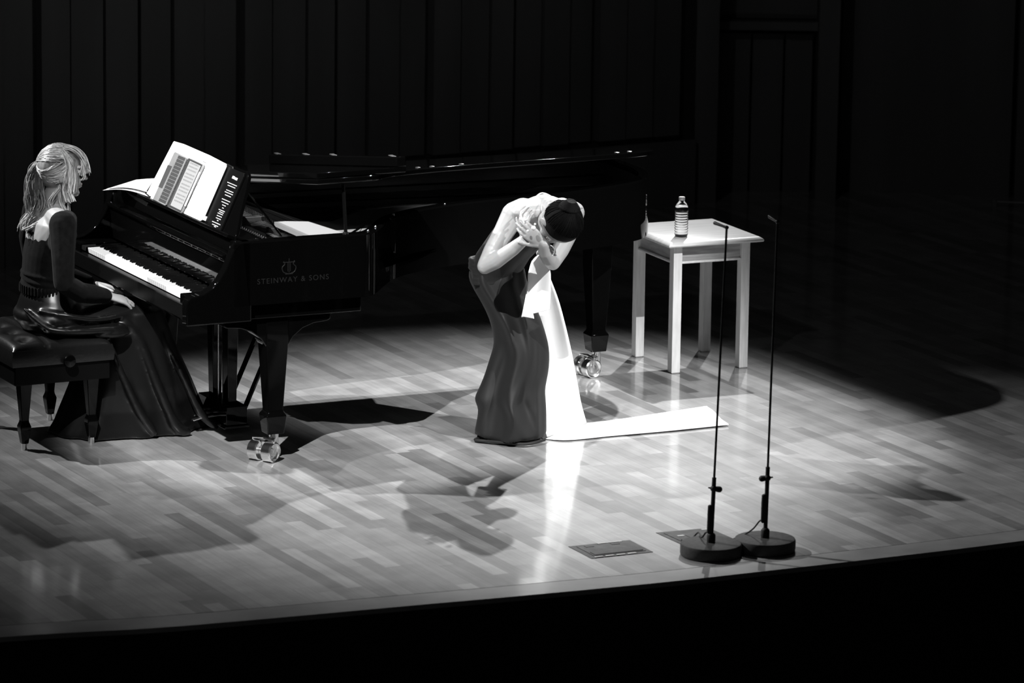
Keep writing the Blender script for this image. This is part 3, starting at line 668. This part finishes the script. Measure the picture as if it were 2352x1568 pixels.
# ------------------------------------------------------------------ people
def limb(mb,pts,rad,ref=None,n=14): mb.tube(pts,rad,n,ref,True)
def hand(mb,W,d,nrm,thumb,curls=(12,10,8),spread=0.10,scale=1.0,bend=None):
    W=Vector(W); d=Vector(d).normalized(); nrm=Vector(nrm); nrm=(nrm-d*nrm.dot(d)).normalized(); s=d.cross(nrm)*thumb
    k=scale
    limb(mb,[W,W+d*.03*k,W+d*.065*k,W+d*.088*k],[(.013*k,.022*k),(.0135*k,.030*k),(.013*k,.037*k),(.010*k,.036*k)],ref=nrm)
    ln=[(.072,.028,0),(.080,.0095,1),(.074,-.0095,2),(.058,-.027,3)]
    for L_,o_,i in ln:
        base=W+d*(.084-.006*abs(i-1))*k+s*o_*k
        dd=(d+s*(o_*spread/.03)).normalized(); p=base; pts=[base-d*.01,p]; c=0
        cu=bend[i] if bend else 1.0
        for seg,fr in enumerate((.45,.3,.25)):
            c+=math.radians(curls[seg])*cu
            dir_=(dd*math.cos(c)-nrm*math.sin(c)); p=p+dir_*L_*fr*k; pts.append(p)
        limb(mb,pts,[.0085*k,.0090*k,.0082*k,.0075*k,.0062*k],n=8)
    tb=W+d*.022*k+s*.022*k; t1=(d*.72+s*.62-nrm*.25).normalized()
    limb(mb,[tb,tb+t1*.035*k,tb+t1*.06*k+d*.006,tb+t1*.075*k+d*.016*k],[.0125*k,.0105*k,.0088*k,.0068*k],n=8)
def head(mb,c,h,f,lat=None):
    c=Vector(c);h=Vector(h).normalized();f=Vector(f);f=(f-h*f.dot(h)).normalized();r=f.cross(h)
    mb.ell(c+h*.015-f*.015,(r*.073,f*.092,h*.100),20,14)
    mb.ell(c-h*.045+f*.025,(r*.056,f*.058,h*.066),16,12)
    mb.ell(c-h*.093+f*.060,(r*.024,f*.021,h*.018),12,8)
    limb(mb,[c+h*.014+f*.082,c-h*.012+f*.094,c-h*.028+f*.106],[.006,.0075,.010],n=8)
    for sg in (-1,1):
        mb.ell(c-h*.032+f*.092+r*sg*.010,(r*.0075,f*.009,h*.007),8,6)
        mb.ell(c+h*.026+f*.072+r*sg*.030,(r*.024,f*.012,h*.007),10,6)
        mb.ell(c-h*.030+f*.055+r*sg*.040,(r*.020,f*.022,h*.022),10,8)
        mb.ell(c+h*.008+f*.066+r*sg*.030,(r*.014,f*.011,h*.009),10,8)
        mb.ell(c-h*.010-f*.008+r*sg*.074,(r*.007,f*.017,h*.030),10,8)
    mb.ell(c-h*.054+f*.083,(r*.020,f*.010,h*.0052),10,6); mb.ell(c-h*.064+f*.081,(r*.018,f*.010,h*.0058),10,6)
    return c,h,f,r
# --- bowing singer
W1=thing('person','person in black gown with long white sash, bowing with both hands over the face','person',(0.0,-1.45,0))
off=Vector((0.0,-1.45,0))
def loc_(p): return Vector(p)-off
def rel(pts): return [loc_(p) for p in pts]
body=MB()
nF=Vector((.64,-.77,0)); nS=Vector((.77,.64,0))
# torso: hips -> waist -> ribs -> shoulder line
tors=[(-.075,-1.41,.72),(-.06,-1.43,.79),(-.015,-1.48,.88),(.045,-1.53,.97),(.095,-1.575,1.04),(.125,-1.605,1.075)]
limb(body,rel(tors),[(.085,.07),(.100,.085),(.104,.085),(.128,.092),(.150,.080),(.13,.06)],ref=nS,n=20)
body.ell(loc_((.115,-1.645,1.075)),(nS*.15,nF*.075,Vector((0,0,.055))),18,10)
shR=(.0,-1.68,1.06); shL=(.262,-1.495,1.04)
limb(body,rel([(.10,-1.60,1.06),(.04,-1.65,1.075),shR]),[.05,.055,.055]); limb(body,rel([(.14,-1.58,1.06),(.21,-1.53,1.06),shL]),[.05,.052,.05])
elR=(-.122,-1.745,.842); wrR=(.052,-1.85,.985)
limb(body,rel([shR,(-.045,-1.70,.98),(-.09,-1.725,.905),elR]),[.054,.045,.041,.035]); limb(body,rel([elR,(-.075,-1.775,.872),(.0,-1.82,.935),wrR]),[.034,.036,.031,.0235])
elL=(.172,-1.775,.868); wrL=(.134,-1.885,.967)
limb(body,rel([shL,(.245,-1.60,.98),(.205,-1.70,.91),elL]),[.05,.043,.039,.034]); limb(body,rel([elL,(.155,-1.82,.895),(.138,-1.86,.93),wrL]),[.034,.035,.031,.025])
hc=Vector((.194,-1.838,1.055)); hh=Vector((.55,-.75,-.35)); hf=Vector((-.19,.26,-.88))
limb(body,rel([(.13,-1.62,1.085),(.155,-1.69,1.085),(.18,-1.77,1.065)]),[.058,.05,.048])
head(body,loc_(hc),hh,hf)
# left hand across the face, fingers pointing to her right shoulder
hand(body,loc_(wrL),(-.60,-.05,.48),(-.25,-.95,.1),-1,curls=(8,10,8),spread=.03,scale=.95,bend=(2.2,1.2,.8,1.0))
hand(body,loc_(wrR),(-.10,.02,.90),(-.6,-.55,.1),-1,curls=(22,26,20),spread=.10,scale=.92)
# legs inside the gown
for x0_,x1_,x2_ in ((-.075,.035,-.045),(-.01,.085,.04)):
    limb(body,rel([(x0_,-1.42,.66),(x1_,-1.425,.43),(x2_,-1.42,.09)]),[.05,.045,.033]); limb(body,rel([(x2_,-1.42,.045),(x2_+.03,-1.47,.03)]),[.028,.022])
ob=obj('body',body,M['skin'],W1); remesh(ob,.0042,3,.45)
# bodice
bd_=MB(); tb_=[(-.075,-1.41,.75),(-.062,-1.43,.80),(-.018,-1.485,.88),(.035,-1.535,.955),(.05,-1.56,.975)]
limb(bd_,rel(tb_),[(.122,.105),(.122,.098),(.118,.096),(.128,.100),(.120,.090)],ref=nS,n=28)
bd_.ell(loc_((.03,-1.59,.965)),(nS*.105,nF*.06,Vector((0,0,.06))),16,10)
for k in range(3): limb(bd_,rel([Vector((-.085,-1.41,.745+.02*k))+nS*(.112*math.cos(a*PI/10))+nF*(.097*math.sin(a*PI/10))+Vector((0,0,-.03*math.sin(a*PI/20))) for a in range(-10,11)]),[.009]*21,n=6)
ob=obj('bodice',bd_,M['crepe'],W1); remesh(ob,.006,4,.5)
# halter strap, necklace
ns=MB(); ns.tube(spline(rel([(.045,-1.865,1.055),(.03,-1.86,1.10),(.055,-1.83,1.118),(.09,-1.76,1.148),(.12,-1.70,1.160),(.155,-1.69,1.148),(.18,-1.72,1.13)]),6),.0030,8); obj('halter_strap',ns,M['sash'],W1)
pe=MB(); pe.sph(loc_((.086,-1.955,1.052)),.0105); pe.sph(loc_((.092,-1.95,1.068)),.005); obj('earring',pe,M['pearl'],W1)
br=MB(); 
wl=(Vector(wrL)-Vector(elL)).normalized(); cb_=Vector(elL).lerp(Vector(wrL),.62); a_=wl.orthogonal().normalized(); b_=wl.cross(a_)
br.tube([loc_(cb_+(a_*math.cos(x*PI/12)+b_*math.sin(x*PI/12))*.0315) for x in range(25)],.0022,6); obj('bracelet',br,M['sash'],W1)
rg=MB(); rg.sph(loc_((.062,-1.935,1.035)),.006); obj('finger_ring',rg,M['pearl'],W1)
# skirt
def interp(T,z):
    for (z0,a0),(z1,a1) in zip(T[:-1],T[1:]):
        if z0>=z>=z1: return a0+(a1-a0)*(z0-z)/(z0-z1)
    return T[0][1] if z>T[0][0] else T[-1][1]
def ridge(x,z):
    r=0
    k=min(1,max(0,(.68-z)/.12))
    for T,A,w_ in (([(.66,-.06),(.50,.0),(.43,.045),(.36,.035),(.27,-.02),(.18,-.01),(.06,.06),(.0,.10)],.016,.022),
                   ([(.6,.05),(.45,.115),(.3,.11),(.12,.12),(0,.13)],.010,.014),
                   ([(.45,-.02),(.36,-.03),(.25,-.07),(.12,-.08),(0,-.10)],-.016,.030),
                   ([(.44,.07),(.30,.06),(.20,.05),(.10,.09),(0,.12)],-.012,.018),
                   ([(.56,-.10),(.50,-.04),(.44,.02)],.008,.012)):
        if T[0][0]>=z>=T[-1][0]-.02: r+=A*math.exp(-((x-interp(T,z))/w_)**2)*min(1,(T[0][0]-z)/.08+.1)
    return -r*k
def fold(z,a,seed):
    k=max(0,1-z/.55)
    return 1+ .055*k*math.sin(5*a+seed+3*z)+.035*k*math.sin(9*a-4*z+seed*2)+.012*math.sin(3*a+14*z)
sk=[(.822,-.135,.02,.075),(.80,-.168,.035,.09),(.765,-.193,.055,.11),(.728,-.198,.058,.118),(.69,-.182,.07,.12),(.65,-.159,.088,.12),(.61,-.135,.10,.12),(.576,-.118,.114,.12),(.543,-.103,.127,.118),(.50,-.09,.142,.115),(.458,-.083,.154,.113),(.42,-.080,.164,.112),(.36,-.10,.168,.115),(.297,-.118,.162,.12),(.241,-.140,.148,.125),(.205,-.158,.148,.13),(.187,-.166,.150,.13),(.165,-.160,.151,.13),(.138,-.147,.153,.135),(.09,-.155,.154,.142),(.04,-.163,.155,.15),(.008,-.172,.155,.155)]
rings=[]; NR=72
for z,xl,xr,dy in sk:
    cx=(xl+xr)/2; rxx=(xr-xl)/2; ring=[]
    cy=-1.40-.03*(1-z/.8)
    for j in range(NR):
        a=2*PI*j/NR; f_=fold(z,a,1.3); ca,sa=math.cos(a),math.sin(a)
        # front creases swell towards the viewer's side
        crease=.012*math.exp(-((a-4.4-1.1*(.5-z))/.16)**2)+.014*math.exp(-((a-5.1+.9*(.5-z))/.14)**2)
        rr=f_
        xw=cx+rxx*ca
        if sa<0: crease-=ridge(xw,z)*-sa
        ring.append(loc_((cx+rxx*ca*(1+(f_-1)*.35),cy+dy*sa*rr-crease*2.2,z+.006*math.sin(4*a)*(1 if z<.05 else 0))))
    rings.append(ring)
sk_=MB(); sk_.loft(rings); ob=obj('skirt',sk_,M['crepe'],W1,angle=80)
ss=ob.modifiers.new('sub','SUBSURF'); ss.levels=1; ss.render_levels=1
tr=MB(); tr.tube(spline(rel([(-.14,-1.47,.012),(-.155,-1.51,.012),(-.08,-1.545,.014),(.0,-1.58,.016),(.06,-1.595,.016),(.11,-1.575,.02),(.15,-1.52,.02)]),6),[.007]*37,8); 
# gathered hem lying on the floor
obj('hem',tr,M['crepe'],W1)
# white sash: bow loop, long tail, train on the floor
def band(L_,R_,th=.004,nw=8,wave=.01,fr=2.0,seed=0):
    Ls=spline(rel(L_),6); Rs=spline(rel(R_),6); n=len(Ls)
    def fn(a,b):
        i=min(n-1,int(round(a*(n-1)))); p=Ls[i].lerp(Rs[i],b)
        t_=(Ls[min(i+1,n-1)]-Ls[max(i-1,0)]).normalized(); nrm=t_.cross((Rs[i]-Ls[i]).normalized())
        if nrm.y>0: nrm=-nrm
        p=p+nrm*wave*math.sin(PI*b*fr+seed+a*1.5)*min(1,4*a+.2); return (p.x,p.y,p.z)
    top_=[[fn(i/(n-1),j/nw) for j in range(nw+1)] for i in range(n)]
    mb=MB(); V=[p for r in top_ for p in r]; w_=nw+1; F=[]
    for i in range(n-1):
        for j in range(nw): a=i*w_+j; F.append((a,a+w_,a+w_+1,a+1))
    return mb.add(V,F)
def cloth(name,mb,m,parent,th=.003):
    o=obj(name,mb,m,parent,angle=80); s=o.modifiers.new('thick','SOLIDIFY'); s.thickness=th; s.offset=0; return o
tail=band([(.115,-1.47,.76),(.112,-1.43,.66),(.108,-1.40,.57),(.118,-1.39,.48),(.125,-1.38,.32),(.128,-1.38,.20),(.138,-1.40,.08),(.158,-1.44,.012)],
          [(.150,-1.50,.78),(.172,-1.45,.72),(.208,-1.42,.62),(.243,-1.40,.49),(.272,-1.37,.36),(.294,-1.33,.235),(.312,-1.28,.13),(.338,-1.16,.014)],wave=.006,fr=2.2)
cloth('sash_tail',tail,M['sash'],W1)
train=band([(.155,-1.44,.006),(.26,-1.46,.006),(.45,-1.37,.006),(.70,-1.26,.006),(.985,-1.115,.006)],[(.20,-1.20,.020),(.335,-1.13,.012),(.50,-1.02,.008),(.70,-.87,.008),(.90,-.72,.008)],wave=.003,fr=3,nw=14)
cloth('sash_train',train,M['sash'],W1)
loopb=band([(0.109,-1.630,0.875),(0.082,-1.630,0.848),(0.066,-1.630,0.789),(0.065,-1.630,0.745),(0.053,-1.630,0.667),(0.040,-1.630,0.595)],[(0.139,-1.625,0.870),(0.155,-1.625,0.831),(0.165,-1.625,0.789),(0.166,-1.625,0.735),(0.165,-1.625,0.676),(0.162,-1.625,0.630)],wave=.006,fr=2,nw=12,seed=1)
cloth('sash_bow',loopb,M['sash'],W1)
lb2=band([(0.069,-1.645,0.760),(0.058,-1.645,0.662),(0.040,-1.645,0.600)],[(0.072,-1.640,0.760),(0.081,-1.640,0.663),(0.096,-1.640,0.591)],wave=.004,fr=1,seed=2)
cloth('sash_fold',lb2,M['sash'],W1)
kn=MB(); kn.ell(loc_((.13,-1.60,.875)),((.030,0,0),(0,.022,0),(0,0,.020)),12,8); kn.ell(loc_((.125,-1.60,.90)),((.014,0,0),(0,.02,0),(0,0,.026)),12,8)
obj('sash_knot',kn,M['sash'],W1)
# dark hair with bun
HH=hh.normalized(); HF=(hf-HH*hf.dot(HH)).normalized(); HR=HF.cross(HH); hcl=loc_(hc)
hb=MB(); hb.ell(hcl+HH*.028-HF*.024,(HR*.081,HF*.090,HH*.098),24,16)
bc=hcl+HH*.045-HF*.100; hb.ell(bc,(HR*.043,HF*.034,HH*.040),18,12)
for k in range(5):
    rr=.020+.006*k; cc=bc-HF*(.030-.007*k)
    hb.tube([cc+(HR*math.cos(x*PI/10)+HH*math.sin(x*PI/10))*rr for x in range(21)],.0055,6)
hair1=obj('hair',hb,M['haird'],W1); remesh(hair1,.004,2,.4)
st_=MB(); random.seed(3)
bdirn=(HH*.045-HF*.1).normalized()
for i in range(170):
    a=random.uniform(0,2*PI); p0=(HR*math.cos(a)+(HH*.9+HF*.35).normalized()*math.sin(a)).normalized(); pts=[]
    if p0.dot(HF)>.75: continue
    for k in range(7):
        t_=k/6; dd=(p0*(1-t_)+bdirn*t_*1.1).normalized()
        p=hcl+HH*.028-HF*.024+HR*dd.dot(HR)*.0825+HF*dd.dot(HF)*.0915+HH*dd.dot(HH)*.0995; pts.append(p+Vector((random.uniform(-1,1),random.uniform(-1,1),random.uniform(-1,1)))*.0008)
    st_.tube(pts,.0009,4)
for i in range(26):
    a=random.uniform(0,2*PI); q0=bc+(HR*math.cos(a)+HH*math.sin(a))*.034; q1=q0+(HR*math.cos(a)+HH*math.sin(a)-HF*.8)*random.uniform(.008,.028)
    st_.tube([q0,(q0+q1)/2+Vector((0,0,.004)),q1],.0006,4)
o=obj('hair_strands',st_,M['haird'],hair1); o['kind']='stuff'
# --- seated pianist
o2=PW(-.31,.66,0)
W2=thing('person','blonde person in black velvet top and satin skirt, seated at the piano, hands on knees','person',(o2.x,o2.y,0))
def p2(u,v,z): return PW(u,v,z)-Vector((o2.x,o2.y,0))
UF=Vector((ct,st,0)); UR=Vector((st,-ct,0))
bo=MB()
limb(bo,[p2(-.30,.66,.58),p2(-.325,.66,.70),p2(-.315,.66,.80),p2(-.305,.66,.90),p2(-.305,.66,.965),p2(-.30,.66,1.0)],[(.11,.165),(.085,.12),(.090,.125),(.100,.145),(.080,.160),(.060,.12)],ref=UF,n=20)
limb(bo,[p2(-.305,.66,.99),p2(-.295,.665,1.05),p2(-.27,.67,1.12)],[.060,.050,.048])
limb(bo,[p2(-.30,.72,1.0),p2(-.305,.80,.995),p2(-.31,.845,.985)],[.05,.05,.052]); limb(bo,[p2(-.30,.60,1.0),p2(-.30,.52,.995),p2(-.30,.475,.985)],[.05,.05,.052])
R_=[p2(-.31,.850,.975),p2(-.33,.905,.85),p2(-.335,.925,.745)]; R2_=[R_[-1],p2(-.24,.87,.685),p2(-.10,.80,.648)]
L_=[p2(-.30,.475,.975),p2(-.31,.42,.86),p2(-.29,.40,.755)]; L2_=[L_[-1],p2(-.2,.45,.695),p2(-.075,.51,.655)]
for a,b in ((R_,R2_),(L_,L2_)): limb(bo,a,[.048,.042,.037]); limb(bo,b,[.037,.032,.022])
hcen=Vector((-1.985,-1.50,1.192))-Vector((o2.x,o2.y,0)); ph=Vector((.03,0,1)); pf=Vector((.975,.20,-.06))
hc2,h2,f2,r2=head(bo,hcen,ph,pf)
limb(bo,[p2(-.28,.67,1.07),hc2-h2*.07-f2*.015],[.05,.045])
hand(bo,p2(-.085,.795,.645),UF*.95+Vector((0,0,-.30))-UR*.10,Vector((0,0,1))+UF*.1+UR*.35,-1,curls=(10,12,8),spread=.10,bend=(1,.8,.9,1.3))
hand(bo,p2(-.060,.515,.650),UF*.96+UR*.22+Vector((0,0,-.24)),Vector((0,0,1))+UF*.1-UR*.2,1,curls=(8,10,6),spread=.05)
for v in (.75,.57):
    limb(bo,[p2(-.28,v,.555),p2(-.05,v,.545),p2(.13,v,.525)],[.075,.065,.052]); limb(bo,[p2(.13,v,.52),p2(.14,v,.30),p2(.13,v,.09)],[.05,.045,.032]); limb(bo,[p2(.12,v,.045),p2(.26,v,.035)],[.034,.026])
ob=obj('body',bo,M['skin'],W2); remesh(ob,.0042,3,.45)
ey=MB()
for sg in (-1,1): ey.sph(hc2+h2*.006+f2*.069+r2*sg*.031,.0105)
obj('eyes',ey,M['eye'],W2)
# velvet top with long sleeves, scooped back
vt=MB()
limb(vt,[p2(-.325,.66,.665),p2(-.325,.66,.74),p2(-.315,.66,.82),p2(-.295,.662,.90),p2(-.275,.664,.925)],[(.103,.137),(.100,.135),(.105,.140),(.108,.152),(.085,.145)],ref=UF,n=28)
limb(vt,[p2(-.27,.60,.93),p2(-.255,.60,.965),p2(-.27,.58,1.0)],[.05,.035,.02]); limb(vt,[p2(-.27,.74,.93),p2(-.25,.74,.965),p2(-.27,.76,1.0)],[.05,.035,.02])
for k in range(4): 
    zz=.685+.016*k
    limb(vt,[p2(-.325,.66,zz)+UF*(.100*math.cos(a*PI/14))+UR*(.136*math.sin(a*PI/14))+Vector((0,0,.015*math.cos(a*PI/14+k))) for a in range(0,29)],[.008]*29,n=6)
for a,b in ((R_,R2_),(L_,L2_)):
    up=[a[0]+Vector((0,0,.012)),a[1],a[2]]; limb(vt,up,[.063,.051,.046])
    e=b[-1]; limb(vt,[b[0],b[1],b[1].lerp(e,.5),e],[.045,.046,.043,.034])
limb(vt,[p2(-.275,.80,.995),R_[0]+Vector((0,0,.012))],[.048,.063]); limb(vt,[p2(-.285,.52,.985),L_[0]+Vector((0,0,.012))],[.030,.060])
limb(vt,[p2(-.32,.85,.93),p2(-.30,.80,.90)],[.055,.06]); 
ob=obj('velvet_top',vt,M['velvet'],W2); remesh(ob,.005,4,.5)
# satin skirt: seat, lap and fall to the floor
sa=MB()
limb(sa,[p2(-.30,.66,.685),p2(-.305,.66,.64),p2(-.30,.66,.58)],[(.105,.14),(.125,.165),(.155,.195)],ref=UF,n=28)
sa.ell(p2(-.29,.66,.555),(UF*.175,UR*.215,Vector((0,0,.075))),26,12)
limb(sa,[p2(-.25,.66,.555),p2(-.05,.665,.555),p2(.10,.67,.54)],[(.075,.19),(.068,.175),(.060,.155)],ref=Vector((0,0,1)),n=26)
sa.ell(p2(-.20,.82,.513),(UF*.20,UR*.10,Vector((0,0,.024))),20,8)
sa.ell(p2(-.10,.86,.49),(UF*.10,UR*.05,Vector((0,0,.022))),14,8)
rings=[]
for z,cu,cv,au,av in ((.585,.07,.67,.10,.13),(.56,.06,.67,.145,.165),(.50,.055,.67,.175,.175),(.42,.06,.67,.20,.178),(.32,.065,.67,.24,.182),(.22,.070,.67,.28,.188),(.12,.073,.66,.32,.195),(.06,.075,.66,.345,.205),(.02,.073,.655,.365,.215),(.006,.073,.655,.37,.22)):
    rg_=[]; k=(.6-z)/.6
    for j in range(90):
        a=2*PI*j/90; f_=1+k*(.05*math.sin(6*a+.6)+.055*math.sin(11*a+2.2-2*z)+.02*math.sin(17*a+3*z))
        q_=p2(cu,cv,z)+UF*au*math.cos(a)*(1+(f_-1)*.4)+UR*av*math.sin(a)*f_; rg_.append(q_)
    rings.append(rg_)
sa.loft(rings)
for pts,rs in (([p2(-.12,.80,.575),p2(-.02,.83,.535),p2(.05,.84,.44),p2(.12,.86,.25),p2(.20,.88,.06),p2(.26,.88,.02)],[.012,.018,.02,.022,.026,.018]),
               ([p2(-.16,.80,.53),p2(-.10,.84,.45),p2(-.05,.855,.32),p2(.03,.865,.14),p2(.10,.88,.03)],[.012,.016,.018,.02,.016]),
               ([p2(-.40,.80,.60),p2(-.30,.87,.585),p2(-.18,.875,.56),p2(-.05,.84,.56),p2(.05,.79,.58)],[.010,.014,.014,.012,.01]),
               ([p2(-.45,.74,.60),p2(-.38,.86,.53),p2(-.25,.90,.52),p2(-.10,.885,.515)],[.010,.014,.016,.012]),
               ([p2(.14,.80,.5),p2(.24,.83,.3),p2(.33,.84,.10),p2(.42,.82,.02)],[.012,.018,.022,.016])):
    limb(sa,spline(pts,4),[rs[min(len(rs)-1,i//4)] for i in range(len(pts)*4-3)],n=8)
ob=obj('satin_skirt',sa,M['satin'],W2); remesh(ob,.006,14,.5)
wb=MB()
for i in range(44):
    a=2*PI*i/44; q_=p2(-.325,.66,.675)+UF*.107*math.cos(a)+UR*.141*math.sin(a); limb(wb,[q_+Vector((0,0,.016)),q_-Vector((0,0,.012))],[.005,.006],n=6)
obj('gathered_waistband',wb,M['velvet'],W2)
# blonde hair
HC=hc2
def hx(px,py,dy=0.0): return Vector(((px-140)*.00193,dy,-(py-392)*.00197))+Vector((HC.x-.005,HC.y,HC.z+.005))
hcap=MB(); hcap.ell(HC+Vector((-.014,.002,.026)),((.094,.018,0),(-.012,.086,0),(0,0,.094)),24,16)
hcap.ell(hx(112,388),((.040,0,0),(0,.075,0),(0,0,.060)),16,10)
hcap.ell(hx(84,430),((.028,0,0),(0,.050,0),(0,0,.085)),14,10); hcap.ell(hx(90,485),((.036,0,0),(0,.060,0),(0,0,.05)),14,10)
limb(hcap,[hx(92,372),hx(80,395),hx(78,430),hx(84,470),hx(80,505)],[.016,.026,.032,.032,.02])
hair=obj('hair',hcap,M['hairl'],W2); remesh(hair,.005,3,.5)
random.seed(11); s1=MB(); s2=MB(); tie=hx(92,374)
cen=HC+Vector((-.014,.002,.026)); ex,ey_,ez=.097,.089,.097
def onell(d,k=1.0): return cen+Vector((d.x*ex,d.y*ey_,d.z*ez))*k
td=Vector(((tie-cen).x/ex,(tie-cen).y/ey_,(tie-cen).z/ez)).normalized()
for i in range(420):
    th=random.uniform(-1.35,1.35)  # around the hairline, camera side negative y
    p0=Vector((.50*math.cos(th)+random.uniform(-.25,.1),-math.sin(th) if False else math.sin(th)*.95,math.cos(th)*.85-.05)).normalized()
    if random.random()<.35: p0=Vector((.35+random.uniform(-.1,.25),-.85,-.35+random.uniform(-.3,.5))).normalized()
    pts=[]
    for k in range(9):
        t_=k/8; d_=(p0*(1-t_)+td*t_); sag=Vector((0,0,-.30*math.sin(PI*t_)*(1 if p0.z<.3 else .1))); d_=(d_+sag).normalized(); pts.append(onell(d_,1.0+random.uniform(0,.035)))
    (s1 if random.random()<.55 else s2).tube(pts,.0011,4)
def strand(cp,jit,n,r=.0011,ymin=-.05,ymax=.05,conv=0.0,wavy=.006):
    for i in range(n):
        y=random.uniform(ymin,ymax); jx=random.gauss(0,jit); jz=random.gauss(0,jit); ph_=random.uniform(0,6.3); pts=[]
        P_=[hx(a,b,0) for a,b in cp]; m=len(P_)
        for k,p in enumerate(P_):
            f_=k/(m-1); sp=f_ if conv else 1
            pts.append(p+Vector((jx*(0.3+f_),y*(.25+.75*min(1,f_*2)) if conv else y,jz*.4)))
        pts=spline(pts,4); pts=[p+Vector((wavy*math.sin(ph_+.9*k*.5)*min(1,k/6),wavy*.6*math.cos(ph_+.5*k),0)) for k,p in enumerate(pts)]
        (s1 if random.random()<.5 else s2).tube(pts,r,4)
strand([(92,374),(78,385),(70,405),(68,435),(66,460),(72,490),(60,515)],.010,110,ymin=-.045,ymax=.045,conv=1)
strand([(92,374),(88,395),(80,425),(86,455),(80,485),(66,505),(62,525)],.012,90,ymin=-.055,ymax=.045,conv=1)
strand([(94,374),(95,395),(97,430),(104,465),(98,485),(84,500),(70,520)],.010,80,ymin=-.06,ymax=.03,conv=1)
strand([(140,425),(118,455),(122,475),(110,495),(85,512),(68,520)],.010,60,ymin=-.075,ymax=-.03,wavy=.004)
strand([(150,336),(172,342),(190,360),(197,382),(196,398)],.008,70,ymin=-.06,ymax=.04,wavy=.002)
strand([(148,340),(165,360),(172,390),(170,415),(166,435)],.009,70,ymin=-.085,ymax=-.062,wavy=.002)
strand([(150,345),(162,375),(160,405),(158,430),(167,455)],.008,50,ymin=-.085,ymax=-.070,wavy=.003)
strand([(140,420),(140,450),(150,475),(163,490)],.006,30,ymin=-.07,ymax=-.04,wavy=.003)
strand([(158,430),(160,470),(163,500),(166,535)],.004,14,ymin=-.06,ymax=-.03,wavy=.003)
a_=obj('hair_strands',s1,M['hairl'],hair); a_['kind']='stuff'; b_=obj('hair_highlights',s2,M['hairl2'],hair); b_['kind']='stuff'
mb=MB(); mb.tube([tie+Vector((0,.014*math.cos(x*PI/8),.014*math.sin(x*PI/8))) for x in range(17)],.004,6); obj('hair_tie',mb,M['haird'],hair)
